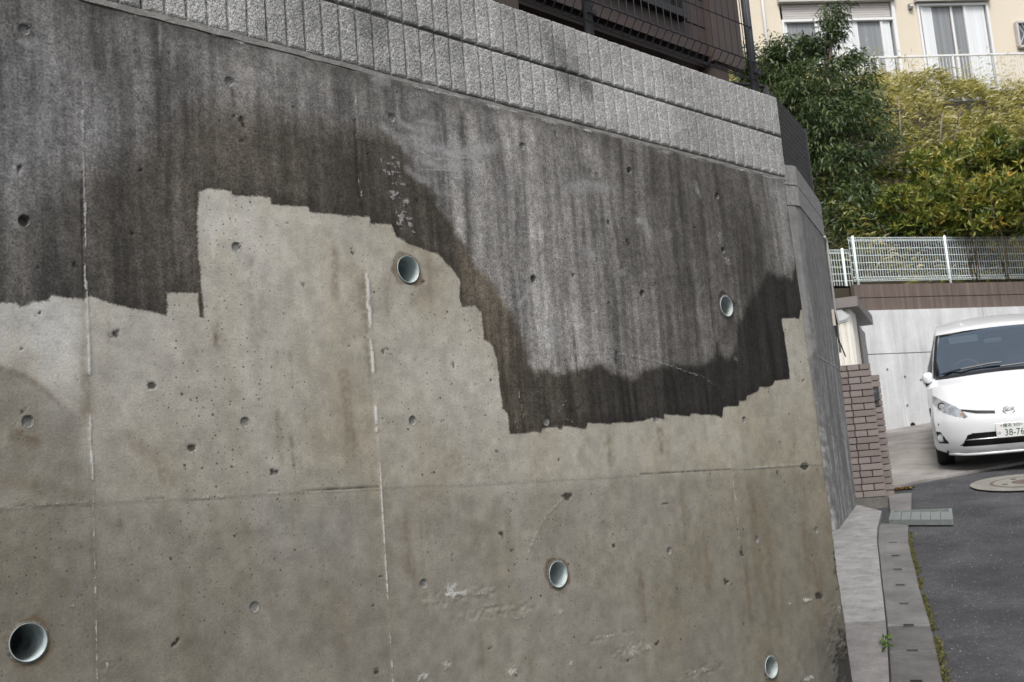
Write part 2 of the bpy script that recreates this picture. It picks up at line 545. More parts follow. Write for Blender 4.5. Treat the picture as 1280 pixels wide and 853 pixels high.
# ================================================================== FRONT RETAINING WALL
TOPZ = EYE + 1.449
TIES_PLUG = [(30, 37), (287, 102), (35, 527), (307, 528), (516, 526), (319, 759), (530, 730), (837, 689), (296, 309), (490, 147), (653, 183), (683, 527), (820, 525), (931, 525), (947, 675), (1021, 663)]
TIES_OPEN = [(30, 276), (667, 349), (803, 367), (787, 213), (904, 313), (897, 245), (993, 262)]
PIPES = [(35, 803), (510, 337), (697.5, 718), (908, 383), (964, 834)]
hx = [0.84]
while hx[-1] < 4.65: hx.append(hx[-1] + 0.0036 + 0.0017 * (hx[-1] - 0.84))
hx = np.array(hx); hx = 0.84 + (hx - 0.84) * (4.65 - 0.84) / (hx[-1] - 0.84)
xs = np.concatenate([np.arange(-1.6, 0.82, 0.03), hx])
zs = np.concatenate([np.arange(-0.25, EYE - 0.95, 0.03), np.arange(EYE - 0.95, TOPZ - 0.002, 0.0045), [TOPZ]])
X, Z = np.meshgrid(xs, zs, indexing='ij')
edge = 4.625 - 0.031 * (Z - EYE)
X = np.where(X > 4.0, 4.0 + (X - 4.0) * (edge - 4.0) / 0.65, X)
hloc = np.gradient(X, axis=0)
snap = {}
def snap_circle(cx, cz, R, push):
    global X, Z
    dx, dz = X - cx, Z - cz
    r = np.hypot(dx, dz) + 1e-9
    band = (np.abs(r - R) < 0.55 * np.maximum(hloc, 0.0045)) & (r < R * 3)
    k = np.where(band, R / r, 1.0)
    X = cx + dx * k; Z = cz + dz * k
ties = [(wall_xz(*p), d) for L_, d in ((TIES_PLUG, 0.007), (TIES_OPEN, 0.024)) for p in L_]
pipes = [wall_xz(*p) for p in PIPES]
PR = 0.046
for (c_, d_) in ties: snap_circle(c_[0], c_[1], 0.0155, d_)
for c_ in pipes: snap_circle(c_[0], c_[1], PR, 0)
px_, pz_ = X.ravel(), Z.ravel()

def poly_px(pts): return np.array([wall_xz(*p) for p in pts])
def seg_dist(P, closed=False, pad=None):
    """distance from all wall vertices to a polyline; also 0..1 position along it"""
    D = np.full(px_.shape, 9.0); T = np.zeros(px_.shape)
    n = len(P) if closed else len(P) - 1
    if pad is not None:
        m = (px_ > P[:, 0].min() - pad) & (px_ < P[:, 0].max() + pad) & (pz_ > P[:, 1].min() - pad) & (pz_ < P[:, 1].max() + pad)
        sel = np.nonzero(m)[0]
    else: sel = np.arange(len(px_))
    x, z = px_[sel], pz_[sel]
    d0 = np.full(x.shape, 81.0); t0 = np.zeros(x.shape)
    for i in range(n):
        a, b = P[i], P[(i + 1) % len(P)]
        e = b - a; L2 = max(e @ e, 1e-12)
        t = np.clip(((x - a[0]) * e[0] + (z - a[1]) * e[1]) / L2, 0, 1)
        q = (x - a[0] - t * e[0]) ** 2 + (z - a[1] - t * e[1]) ** 2
        better = q < d0
        d0 = np.where(better, q, d0); t0 = np.where(better, (i + t) / n, t0)
    D[sel] = np.sqrt(d0); T[sel] = t0
    return D, T
def inside(P):
    c = np.zeros(px_.shape, bool)
    for i in range(len(P)):
        (x0, z0), (x1, z1) = P[i], P[i - 1]
        if z0 == z1: continue
        m = (z0 > pz_) != (z1 > pz_)
        c ^= m & (px_ < (x1 - x0) * (pz_ - z0) / (z1 - z0) + x0)
    return c
CLEAN = [(0, 379), (20, 378), (25, 383), (40, 379), (60, 376), (64, 370), (104, 374), (115, 371), (150, 383), (180, 388), (208, 394), (209, 366), (248, 366),
 (249.5, 397), (256, 399), (253, 366), (248, 320), (246, 280), (248, 238), (262, 236), (290, 238), (292, 244), (338, 247), (340, 256), (385, 258), (388, 266), (425, 268), (462, 272),
 (463, 279), (490, 281), (496, 296), (507, 303), (530, 312), (549, 319), (566, 337), (575, 352), (574, 371), (577, 385), (594, 382), (602, 391), (605, 424), (616, 433), (622, 450), (625, 484),
 (628, 511), (634, 517), (638, 542), (676.5, 540), (678, 535), (697, 534), (699, 538), (702.5, 538), (704, 533), (733, 536), (734, 528), (762.5, 530),
 (767, 528.5), (792, 528), (815.6, 522.5), (829.7, 524.7), (830.6, 518), (862.5, 520.6), (864, 517.5), (893.7, 519), (903, 523.7), (904.7, 509), (923.4, 508), (925, 502.8),
 (933, 499.7), (933.7, 495), (948.4, 488.7), (950, 484), (967, 482), (968.7, 476), (988, 473.7), (983, 435), (977, 398), (999, 398.5), (1001, 388), (1016, 387)]
WET = [(0, 300), (60, 246), (110, 215), (177, 192), (215, 158), (250, 135), (302, 138), (353, 147), (404, 160), (454, 160), (475, 165), (497, 177), (522, 219), (541, 240), (552, 262), (567, 289),
 (582, 311), (590, 330), (616, 356), (639, 390), (654, 424), (656, 450), (666, 466), (675, 461), (694, 468), (716, 461), (750, 456), (775, 467), (794, 473), (803, 464), (825, 459), (859, 457),
 (881, 453), (894, 447), (897, 430), (899, 442), (908, 446), (919, 439), (922, 405), (939, 375), (961, 341), (975, 345), (991, 347), (997, 311), (1005, 305)]
def region(pts):
    P = poly_px(pts)
    C = np.vstack([[(-3, P[0, 1])], P, [(6, P[-1, 1]), (6, -3), (-3, -3)]])
    D, _ = seg_dist(C[:-2])
    return np.where(inside(C), D, -D)
sd_clean = region(CLEAN)
sd_wet = region(WET)
def idw(pts, p=2.5):
    P = poly_px([q[:2] for q in pts]); val = np.array([q[2:] for q in pts], float)
    num = 0; den = 0
    for c_, v_ in zip(P, val):
        w = 1.0 / ((((px_ - c_[0]) * 1.0) ** 2 + ((pz_ - c_[1]) * 0.8) ** 2) + 0.004) ** (p / 2)
        num = num + w[:, None] * v_; den = den + w
    return num / den[:, None]
# discoloration of the concrete, tone (display value) and warmth, surveyed by eye
CT = idw([(10, 410, 166, -.5), (60, 420, 172, -.6), (90, 470, 164, -.3), (15, 480, 128, .4), (20, 560, 118, .7), (75, 560, 122, .5), (60, 610, 116, .7), (150, 420, 150, 0), (165, 480, 152, 0), (180, 560, 136, .6), (205, 590, 128, .8), (270, 270, 168, -.1), (300, 290, 165, 0), (230, 440, 150, .1), (300, 450, 153, .1), (350, 300, 163, 0),
 (400, 350, 158, .2), (350, 560, 146, .3), (430, 450, 140, .8), (440, 570, 132, .9), (560, 480, 160, .1), (520, 450, 154, .2), (600, 470, 162, .1), (540, 350, 138, .8), (500, 300, 146, .5), (540, 580, 138, .7), (620, 580, 146, .4), (700, 570, 152, .3), (800, 550, 152, .3), (900, 550, 148, .5), (990, 450, 148, .3), (1000, 540, 136, .8), (1030, 600, 124, 1.1),
 (60, 700, 112, .5), (30, 760, 108, .5), (130, 780, 106, .7), (200, 690, 124, .3), (350, 650, 134, .1), (420, 660, 136, .0), (250, 810, 110, .6), (400, 760, 114, .8), (470, 820, 116, .5), (560, 660, 132, .4), (600, 700, 128, .5), (560, 800, 122, .5), (700, 650, 128, .5), (800, 620, 132, .5), (850, 750, 117, .9), (950, 640, 118, 1.0), (950, 760, 112, .9), (1020, 720, 112, 1.1), (740, 820, 122, .4), (880, 830, 116, .5), (1050, 830, 84, .2)])
DT = idw([(30, 30, 92, -.3), (60, 120, 100, -.6), (20, 200, 96, -.5), (80, 300, 84, 0), (30, 340, 72, .2), (150, 60, 80, 0), (130, 150, 96, -.4), (180, 110, 84, -.1), (240, 100, 84, 0), (320, 80, 100, 0), (400, 120, 100, 0), (440, 60, 88, .2), (470, 110, 92, 0), (540, 170, 96, 0), (560, 200, 116, -.2), (600, 240, 110, 0), (620, 300, 118, 0), (660, 200, 110, 0), (680, 280, 120, 0), (680, 400, 126, -.1),
 (740, 250, 104, 0), (730, 330, 100, .1), (740, 420, 118, 0), (790, 200, 82, .3), (800, 300, 86, .3), (780, 400, 98, .2), (850, 250, 74, .5), (850, 350, 82, .4), (850, 430, 86, .4), (900, 280, 74, .5), (890, 400, 92, .3), (930, 300, 64, .6), (940, 340, 60, .6), (975, 250, 118, -.1), (980, 320, 112, 0), (955, 250, 84, .3), (995, 270, 100, .2)])
WT = idw([(30, 330, 70, .2), (150, 300, 66, .4), (180, 370, 56, .5), (220, 250, 70, .5), (300, 200, 66, .6), (380, 210, 66, .6), (430, 230, 60, .6), (480, 250, 62, .6), (540, 290, 66, .7), (600, 370, 90, 1.2), (620, 430, 86, 1.2), (640, 505, 82, 1.2), (670, 500, 52, .6), (760, 500, 43, .4), (860, 490, 37, .3), (940, 440, 35, .3), (960, 390, 37, .3), (970, 450, 34, .3)])
# --- white deposits, scrapes
eff = np.zeros(px_.shape); crack = np.zeros(px_.shape); dark = np.zeros(px_.shape); relief = np.zeros(px_.shape); smear = np.zeros(px_.shape)
n_hi = vnoise(px_, pz_, 90, 5, 2); n_md = vnoise(px_, pz_, 22, 6, 3); n_lo = vnoise(px_, pz_, 4, 7, 3); n_st = vnoise(px_ * 18, pz_ * 0.9, 1, 8, 3)
def stroke(arr, pts, wpx, amt=1.0, rough=0.6, soft=0.35, taper=False):
    P = poly_px(pts)
    D, T = seg_dist(P, pad=0.15)
    c_ = P.mean(0); dep = math.hypot(c_[0], WY) * 0.95
    w = wpx / (FPX / dep) * (1 + (n_md - 0.5) * 2.4 * rough)
    m = 1 - sstep(w * (1 - soft), w * (1 + soft) + 1e-4, D)
    m = m * np.clip(1 + (n_hi - 0.5) * 3.2 * rough, 0, 1.3) * amt
    if taper: m = m * np.clip(np.minimum(T, 1 - T) * 6, 0, 1)
    np.maximum(arr, np.clip(m, 0, 1), out=arr)
def blot(arr, px, py, rx, ry, amt=1.0, thr=0.5, noise=None):
    c_ = np.array(wall_xz(px, py)); dep = math.hypot(c_[0], WY) * 0.95; k = dep / FPX
    fx = k * 2.0 if px > 500 else k * 1.4
    q = 1 - np.hypot((px_ - c_[0]) / (rx * fx), (pz_ - c_[1]) / (ry * k))
    nz = n_hi * 0.55 + n_md * 0.45 if noise is None else noise
    m = sstep(thr, thr + 0.12, nz * 0.9 + np.clip(q, -1, 1) * 0.35) * (q > -0.15)
    np.maximum(arr, m * amt, out=arr)
stroke(eff, [(104, 45), (105, 90), (104, 130)], 1.1, .5, .9); stroke(eff, [(104, 138), (105, 215), (107, 260), (106, 360)], 1.2, .85, .7); stroke(eff, [(108, 352), (110, 400), (112, 468)], 1.5, 1, .4)
stroke(eff, [(113, 520), (114, 560), (116, 600)], 1.3, 1, .4); stroke(eff, [(116, 605), (118, 660), (120, 720), (123, 853)], .8, .5, .7)
stroke(eff, [(444, 125), (447, 180), (450, 230), (452, 245)], 1.0, .85, .7); stroke(eff, [(458, 343), (461, 370), (463, 410)], 2.3, 1, .9); stroke(eff, [(463, 410), (465, 445), (469, 500), (471, 540)], 1.6, 1, .9)
stroke(eff, [(472, 545), (474, 570), (475, 590)], 1.0, .7, 1); stroke(eff, [(474, 580), (477, 612), (478, 640), (481, 680)], 1.4, 1, .5); stroke(eff, [(481, 680), (485, 760), (491, 853)], 1.0, .9, .5)
for a in ([(912, 560), (914, 590), (917, 600)], [(917, 600), (922, 640), (927, 690)]): stroke(eff, a, 1.2, .45, .9)
stroke(eff, [(735, 600), (741, 680), (748, 770)], .8, .25, .8); stroke(eff, [(0, 636), (60, 630), (110, 629)], 1.3, .35, 1); stroke(eff, [(240, 622), (290, 620)], 1.5, .5, 1); stroke(eff, [(560, 607), (655, 603), (800, 594)], .8, .35, .8); stroke(eff, [(930, 586), (1010, 580)], .9, .45, .9)
for i in range(44): blot(eff, 489 + i * .3 + random.gauss(0, 6), 192 + i * 2.3 + random.gauss(0, 4), random.uniform(1, 3.6), random.uniform(1, 4), .62, .40)
for (a, w, am) in (([(500, 165), (530, 182), (560, 190), (600, 190), (630, 180)], 8, .55), ([(515, 195), (550, 207), (600, 206)], 6, .45), ([(505, 178), (545, 199), (590, 197), (622, 186)], 1.3, .8), ([(530, 212), (575, 213)], 1.0, .7), ([(495, 152), (520, 162), (550, 166)], 5, .4), ([(470, 150), (495, 172), (515, 195)], 5, .3), ([(520, 150), (548, 156)], 2.5, .45), ([(505, 205), (520, 222), (540, 228)], 5, .35), ([(700, 235), (735, 232), (770, 238)], 7, .35), ([(790, 277), (805, 275), (812, 290), (810, 300)], 5, .45), ([(728, 315), (742, 318), (745, 330)], 8, .3), ([(778, 335), (782, 345)], 7, .3), ([(645, 385), (652, 378), (658, 366)], 3.5, .5), ([(650, 360), (668, 362), (672, 380)], 6, .25), ([(830, 285), (838, 300)], 5, .3), ([(868, 225), (876, 250)], 4, .35), ([(955, 235), (975, 240), (985, 300), (990, 330)], 10, .3), ([(332, 62), (345, 70), (370, 75)], 12, .3), ([(300, 90), (340, 100)], 8, .2), ([(460, 98), (490, 104)], 5, .35), ([(20, 50), (38, 58), (48, 48)], 5, .4), ([(200, 25), (201, 70)], 2, .35), ([(50, 120), (52, 200)], 9, .16), ([(125, 110), (128, 180)], 8, .16), ([(690, 400), (692, 450)], 6, .2), ([(760, 410), (762, 450)], 6, .18), ([(600, 250), (604, 330)], 6, .14)): stroke(smear, a, w, min(1, am * 1.45), .55, .85, True)
stroke(eff, [(720, 443), (765, 441), (800, 447), (840, 458), (880, 472), (910, 495)], .8, .55, .5, .4, True)
stroke(eff, [(700, 441), (690, 452)], .7, .3); stroke(eff, [(648, 487), (651, 505), (655, 522)], .8, .5); stroke(eff, [(650, 502), (678, 504)], .5, .4); stroke(eff, [(710, 497), (700, 512), (694, 526), (712, 524), (720, 532)], .7, .4); stroke(eff, [(644, 526), (649, 540)], .7, .4)
stroke(eff, [(660, 692), (672, 665), (683, 645), (705, 622)], .8, .5, .7); stroke(crack, [(703, 620), (708, 625)], 1.6, .8)
for (x, y, a, b, am) in ((560, 735, 14, 8, .8), (573, 742, 26, 7, .9), (600, 742, 10, 5, .7), (612, 756, 12, 4, .5), (650, 771, 14, 5, .5), (700, 765, 10, 5, .6), (640, 840, 8, 12, .8), (560, 830, 7, 16, .6), (530, 845, 6, 12, .7), (715, 830, 5, 10, .7), (790, 815, 22, 14, .55), (810, 810, 8, 6, .6), (760, 795, 18, 4, .5), (880, 838, 22, 5, .55), (1010, 750, 12, 4, .9), (990, 755, 5, 3, .8), (1050, 763, 8, 8, .5), (1012, 848, 12, 5, .7), (135, 830, 5, 6, .7), (90, 757, 4, 3, .5), (900, 300, 5, 20, .6), (908, 325, 6, 14, .6), (915, 350, 4, 10, .5), (870, 235, 6, 16, .4), (970, 260, 14, 30, .25), (738, 235, 30, 8, .3), (700, 320, 10, 14, .25), (740, 330, 14, 16, .25), (800, 285, 12, 14, .3), (920, 450, 5, 12, .5), (350, 60, 18, 10, .3), (330, 75, 14, 16, .25), (480, 95, 22, 7, .35), (35, 55, 22, 16, .35), (60, 395, 8, 4, .5), (645, 380, 14, 14, .3)): blot(eff, x, y, a * .8, b * .8, am * .8, .54)
for i in range(46):                        # crumbly white lip under the block course
    x = random.uniform(110, 980); y = 8 + (x - 160) * .2625 + random.uniform(-2, 7)
    blot(eff, x, y, random.uniform(4, 12), random.uniform(1.5, 4), random.uniform(.3, .8), .44)
# --- cracks and joints
stroke(crack, [(335, 614.5), (400, 612), (480, 609), (545, 606)], .55, .8, .5); stroke(crack, [(800, 593.5), (860, 590), (915, 586.5)], .5, .6, .6); stroke(crack, [(116, 628), (160, 626), (207, 623)], .5, .6, .5)
stroke(crack, [(103, 215), (103, 300), (105, 375)], 1.8, .85, .5); stroke(crack, [(444, 150), (446, 190), (449, 240), (453, 262)], 2.2, .8, .5); stroke(crack, [(887, 350), (892, 420), (898, 485)], 1.3, .85, .5); stroke(crack, [(0, 632), (60, 632), (112, 629)], .7, .5, 1)
for (x, y) in ((1006, 583), (240, 560), (190, 482), (710, 621), (1025, 745)): blot(crack, x, y, 4, 4, 1, .3)
for a in ([(1044, 668), (1047, 690), (1048, 715)], [(1048, 715), (1052, 735), (1055, 760)], [(1050, 790), (1060, 800)]): stroke(crack, a, 4, .8, 1.2)
blot(crack, 1060, 835, 14, 30, .9, .4)
# --- dark stains with a shape of their own: runs below the block course and beside the joints, rings round the pipes
for (x, y, L_, w, a) in ((168, 30, 60, 5, .5), (220, 60, 110, 4, .35), (120, 40, 30, 10, .4), (290, 108, 30, 3, .5), (356, 150, 80, 6, .35), (470, 110, 60, 6, .4), (545, 125, 30, 8, .6), (575, 130, 90, 5, .75), (578, 220, 110, 5, .45), (620, 160, 60, 7, .3), (693, 160, 16, 2.2, .8), (735, 195, 110, 7, .5), (790, 225, 90, 6, .4), (820, 190, 140, 8, .35), (870, 210, 120, 6, .4), (900, 215, 90, 5, .35), (925, 222, 130, 7, .4), (945, 235, 90, 5, .4), (760, 300, 140, 4, .3), (700, 270, 120, 3, .25), (985, 262, 60, 3, .6), (998, 245, 90, 3, .6), (660, 330, 110, 3, .25), (80, 60, 260, 5, .2), (20, 120, 200, 6, .2), (320, 110, 150, 5, .25), (400, 130, 130, 5, .25), (715, 400, 80, 2.5, .6), (690, 380, 90, 2.5, .3), (905, 405, 30, 7, .6)):
    stroke(dark, [(x, y), (x + L_ * .05, y + L_ * .5), (x + L_ * .1, y + L_)], w, a, .7, .9, True)
for (x, y, L_, w, a) in ((310, 300, 110, 6, .30), (325, 340, 90, 7, .3), (270, 400, 40, 3, .5), (250, 370, 28, 2.5, .6), (416, 300, 80, 6, .3), (430, 440, 150, 9, .3), (455, 330, 160, 10, .4), (480, 340, 60, 8, .4), (345, 500, 90, 6, .3), (364, 540, 50, 3, .4), (505, 640, 90, 7, .4), (515, 690, 50, 5, .3), (595, 650, 45, 7, .35), (760, 540, 50, 5, .4), (825, 530, 40, 5, .4), (850, 590, 110, 6, .3), (880, 650, 120, 6, .25), (940, 600, 150, 8, .3), (930, 660, 130, 4, .4), (960, 650, 120, 8, .3), (975, 700, 80, 5, .3), (1000, 580, 160, 8, .3), (1020, 680, 120, 8, .35), (150, 640, 30, 2.5, .6), (115, 660, 60, 6, .4), (80, 720, 30, 6, .4), (800, 700, 90, 7, .3), (600, 780, 60, 6, .3), (660, 790, 60, 8, .3), (990, 540, 90, 6, .3), (570, 560, 40, 8, .25), (335, 660, 130, 8, .3), (420, 720, 110, 10, .3), (305, 640, 60, 5, .25)):
    stroke(dark, [(x, y), (x + L_ * .04, y + L_ * .5), (x + L_ * .08, y + L_)], w, min(a * 1.2, .9), .8, .9, True)
stroke(dark, [(0, 600), (60, 608), (115, 625)], 8, .3, .8, .9); stroke(dark, [(0, 462), (30, 470), (60, 490), (95, 520)], 4, .35, .7, .9); stroke(dark, [(20, 545), (45, 550)], 7, .5, .9, .9); stroke(dark, [(160, 545), (190, 575), (215, 600)], 10, .35, .7, .9); stroke(dark, [(104, 440), (106, 480), (104, 515)], 12, .35, .6, .9); stroke(dark, [(106, 380), (110, 450)], 5, .3, .6, .9)
stroke(dark, [(95, 230), (98, 300), (100, 370)], 9, .5, .5, .9); stroke(dark, [(436, 200), (440, 240), (443, 265)], 10, .5, .5, .9)
for c_, (X0, Y0) in zip(pipes, PIPES):
    r = np.hypot(px_ - c_[0], pz_ - c_[1])
    np.maximum(dark, (1 - sstep(PR + .006, PR + .016, r + (n_md - .5) * .05)) * .9, out=dark)
c_ = pipes[1]; r = np.hypot(px_ - c_[0], pz_ - c_[1]); np.maximum(dark, (1 - sstep(.0, .05, np.abs(r - .1))) * .35 * (px_ > c_[0]), out=dark)
c_ = pipes[4]; np.maximum(dark, (1 - sstep(.035, .06, np.abs(px_ - c_[0]) + (n_md - .5) * .03)) * (pz_ < c_[1]) * .8, out=dark)
c_ = pipes[3]; np.maximum(dark, (1 - sstep(.02, .05, np.abs(px_ - c_[0] - .02) + (n_md - .5) * .03)) * sstep(-.22, -.05, pz_ - c_[1]) * (pz_ < c_[1]) * .7, out=dark)
# top fringe
np.maximum(dark, sstep(TOPZ - .05 - .05 * n_st, TOPZ, pz_ + (n_md - .5) * .05) * .55 * (px_ < 3.4), out=dark)
# --- relief (metres, + is into the wall)
disp = (n_lo - .5) * .004 + (n_md - .5) * .0012
for xj, st_ in ((1.206, .0015), (2.1, -.0012), (3.88, .001)): disp += st_ * sstep(xj - .004, xj + .004, px_)
hj = EYE + 0.105
disp += .0012 * sstep(-.004, .004, hj - pz_)
disp += crack * .003 - np.clip(eff, 0, 1) * .0025
rough_patch = np.zeros(px_.shape)
for (x, y, a, b) in ((575, 745, 50, 16), (620, 765, 60, 10), (790, 815, 30, 18), (760, 796, 40, 6), (880, 838, 40, 8), (1045, 800, 20, 60), (1050, 700, 14, 40), (135, 832, 12, 12)):
    c_ = np.array(wall_xz(x, y)); k = math.hypot(c_[0], WY) * .95 / FPX
    np.maximum(rough_patch, np.clip(1 - np.hypot((px_ - c_[0]) / (a * k * 1.7), (pz_ - c_[1]) / (b * k)), 0, 1), out=rough_patch)
disp += sstep(0, .5, rough_patch) * (n_hi - .42) * .006
tie_r = np.full(px_.shape, 1.0)
for (c_, d_) in ties:
    r = np.hypot(px_ - c_[0], pz_ - c_[1]); np.minimum(tie_r, r, out=tie_r)
    disp = np.where(r < .0155 - 1e-4, d_ + (.002 * (n_hi - .5)), disp)
# round the free right edge and the top edge
er = edge.ravel() - px_
disp += .03 * np.clip(1 - er / .03, 0, 1) ** 2
disp += .012 * np.clip(1 - (TOPZ - pz_) / .018, 0, 1) ** 2 * (1 + n_md)
Vw = np.stack([px_, WY + disp, pz_], -1)
n1, n2 = X.shape
idx = np.arange(n1 * n2).reshape(n1, n2)
Q = np.stack([idx[:-1, :-1], idx[1:, :-1], idx[1:, 1:], idx[:-1, 1:]], -1).reshape(-1, 4)
cen = Vw[Q].mean(1)
keep = np.ones(len(Q), bool)
for c_ in pipes: keep &= np.hypot(cen[:, 0] - c_[0], cen[:, 2] - c_[1]) > PR - .0005
Q = Q[keep]
wet_soft = np.interp(px_, [1.0, 1.9, 2.2, 2.4, 5], [.09, .07, .035, .016, .024])
wet = sstep(-wet_soft, wet_soft, sd_wet + (n_md - .5) * .035 + (n_hi - .5) * .012)
toneC, warmC = CT.T; toneD, warmD = DT.T; toneW, warmW = WT.T
wet = wet * np.interp(px_, [1.0, 1.19, 1.22, 1.5], [.35, .45, .75, 1.0])
tone_dirty = lin(toneD * np.interp(px_, [1, 2, 2.4, 3.2, 3.6, 4.2], [1.05, 1.0, 1.07, 1.08, 1.0, .96])) * (1 - wet) + lin(toneW) * wet
warm_dirty = (warmD * .6 - .15) * (1 - wet) + warmW * wet

# noise baked on the wall grid: streaks that waver, mottling, clustering of the air holes
warp = (vnoise(px_, pz_, 2.2, 71, 2) - .5) * .12
st1 = vnoise((px_ + warp) * 16, pz_ * 1.3, 1, 72, 3); st2 = vnoise((px_ + warp * .5) * 42, pz_ * 3.0, 1, 73, 2)
streak_f = np.clip(.5 + (st1 - .5) * 1.1 * (.35 + 1.3 * vnoise(px_, pz_, 1.7, 74, 2)) + (st2 - .5) * .75 + (vnoise((px_ + warp * .3) * 95, pz_ * 5, 1, 78, 2) - .5) * .55, 0, 1)
mott_f = vnoise(px_, pz_, 26, 75, 3); big_f = vnoise(px_, pz_, 5, 76, 4)
clus_f = .3 + .9 * sstep(.35, .68, vnoise(px_, pz_, 3.2, 77, 3))
GAINC, GAIND = 1.08, 1.04
cw = NT('stained_concrete')
co = cw.coord('Object')
sx_ = cw.t.nodes.new('ShaderNodeSeparateXYZ'); cw.link(co, sx_.inputs[0])
cx_ = cw.t.nodes.new('ShaderNodeCombineXYZ'); cw.link(sx_.outputs[0], cx_.inputs[0]); cw.link(sx_.outputs[2], cx_.inputs[1])
v = cx_.outputs[0]
def fnoise(scale, detail, rough=.65):
    n = cw.t.nodes.new('ShaderNodeTexNoise'); n.noise_dimensions = '2D'; cw.link(v, n.inputs['Vector'])
    n.inputs['Scale'].default_value = scale; n.inputs['Detail'].default_value = detail; n.inputs['Roughness'].default_value = rough
    return n.outputs[0]
fine = fnoise(150, 2, .8)
med, big, streak = cw.attr('mott'), cw.attr('big'), cw.attr('streak')
sd_ = cw.attr('clean')
cm = cw.rng(cw.math('ADD', sd_, cw.math('ADD', cw.math('MULTIPLY', cw.math('SUBTRACT', med, 0.5), 0.012), cw.math('MULTIPLY', cw.math('SUBTRACT', fine, 0.5), 0.012))), -0.004, 0.005, 0, 1, True)
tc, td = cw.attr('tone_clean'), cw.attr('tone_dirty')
wc, wd = cw.attr('warm_clean'), cw.attr('warm_dirty')
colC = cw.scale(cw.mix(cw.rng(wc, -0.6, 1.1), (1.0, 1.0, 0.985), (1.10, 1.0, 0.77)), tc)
colC = cw.mix(cw.rng(cw.math('ADD', big, cw.math('MULTIPLY', cw.math('SUBTRACT', streak, .5), .5)), 0.42, 0.75, 0, .34), colC, cw.mix(1.0, colC, (0.81, 0.755, 0.62), 'MULTIPLY'))
colC = cw.scale(colC, cw.rng(fine, 0.25, 0.75, 0.87, 1.13))
colC = cw.scale(colC, cw.rng(med, 0.2, 0.8, 0.86, 1.13))
colD = cw.scale(cw.mix(cw.rng(wd, -0.6, 1.0), (0.985, 1.0, 1.03), (1.165, 1.0, 0.77)), td)
colD = cw.scale(colD, cw.rng(streak, 0.1, 0.9, 0.58, 1.45))
colD = cw.scale(colD, cw.rng(fine, 0.25, 0.75, 0.50, 1.52))
colD = cw.scale(colD, cw.rng(med, 0.2, 0.8, 0.82, 1.18))
gran = fnoise(48, 3, .75)
colD = cw.scale(colD, cw.rng(gran, .3, .7, .72, 1.3))
colC = cw.scale(colC, cw.rng(gran, .3, .7, .93, 1.07))
colr = cw.mix(cm, colD, colC)
rim = cw.math('MULTIPLY', cw.rng(sd_, -0.045, 0.0, 0, .3), cw.math('LESS_THAN', sd_, 0.0))
colr = cw.scale(colr, cw.math('SUBTRACT', 1.0, rim))
wobn = cw.math('SUBTRACT', fnoise(120, 1), .5)
def holes(scale, rmin, rmax, share):
    vo = cw.voro(v, scale); vo.voronoi_dimensions = '2D'
    sel = cw.t.nodes.new('ShaderNodeSeparateColor'); cw.link(vo.outputs['Color'], sel.inputs[0])
    r = cw.rng(cw.math('POWER', sel.outputs[1], 2.0), 0, 1, rmin * scale, rmax * scale)
    wob = cw.math('ADD', vo.outputs['Distance'], cw.math('MULTIPLY', wobn, rmax * scale * 1.0))
    h = cw.rng(cw.math('DIVIDE', wob, r), 0.7, 1.15, 1, 0)
    return cw.math('MULTIPLY', h, cw.math('LESS_THAN', sel.outputs[0], share))
h1 = holes(21, .0016, .0052, .24); h2 = holes(50, .0011, .0027, .48)
hh = cw.math('MULTIPLY', cw.math('MAXIMUM', h1, h2), cw.attr('clus'), clamp=True)
colr = cw.mix(cw.math('MULTIPLY', hh, cw.rng(cm, 0, 1, .55, .8)), colr, (0.045, 0.038, 0.028))
dk = cw.math('MULTIPLY', cw.attr('dark'), cw.rng(cw.math('ADD', cw.math('MULTIPLY', fine, .5), cw.math('MULTIPLY', streak, .5)), .3, .65, .55, 1.1))
colr = cw.mix(dk, colr, cw.mix(cm, (0.030, 0.026, 0.021), (0.115, 0.085, 0.052)))
colr = cw.mix(cw.math('MULTIPLY', cw.attr('crack'), .85), colr, (0.02, 0.018, 0.016))
ef = cw.attr('eff')
ee = cw.math('MULTIPLY', cw.rng(cw.math('ADD', cw.math('MULTIPLY', ef, .8), cw.math('MULTIPLY', fine, 1.1)), .80, 1.25, 0, 1), cw.rng(ef, 0, .3, 0, .92), clamp=True)
colr = cw.mix(cw.math('MULTIPLY', cw.attr('smear'), cw.rng(cw.math('ADD', fine, gran), .75, 1.2, .5, 1.1)), colr, (0.30, 0.30, 0.30))
colr = cw.mix(ee, colr, cw.mix(cm, (0.36, 0.36, 0.355), (0.50, 0.50, 0.48)))
tr = cw.attr('tie')
tm = cw.rng(tr, .0146, .0158, 1, 0)
colr = cw.mix(cw.math('MULTIPLY', tm, .8), colr, cw.scale((0.17, 0.172, 0.165), cw.rng(fine, .2, .8, .8, 1.2)))
tl = cw.math('MULTIPLY', cw.rng(tr, .0155, .0185, 1, 0), cw.math('GREATER_THAN', tr, .0152))
colr = cw.mix(cw.math('MULTIPLY', tl, .45), colr, (0.03, 0.027, 0.023))
cw.bump(fine, 0.2, 0.005)
cw.set(Base_Color=colr, Roughness=0.92, Specular_IOR_Level=0.25)

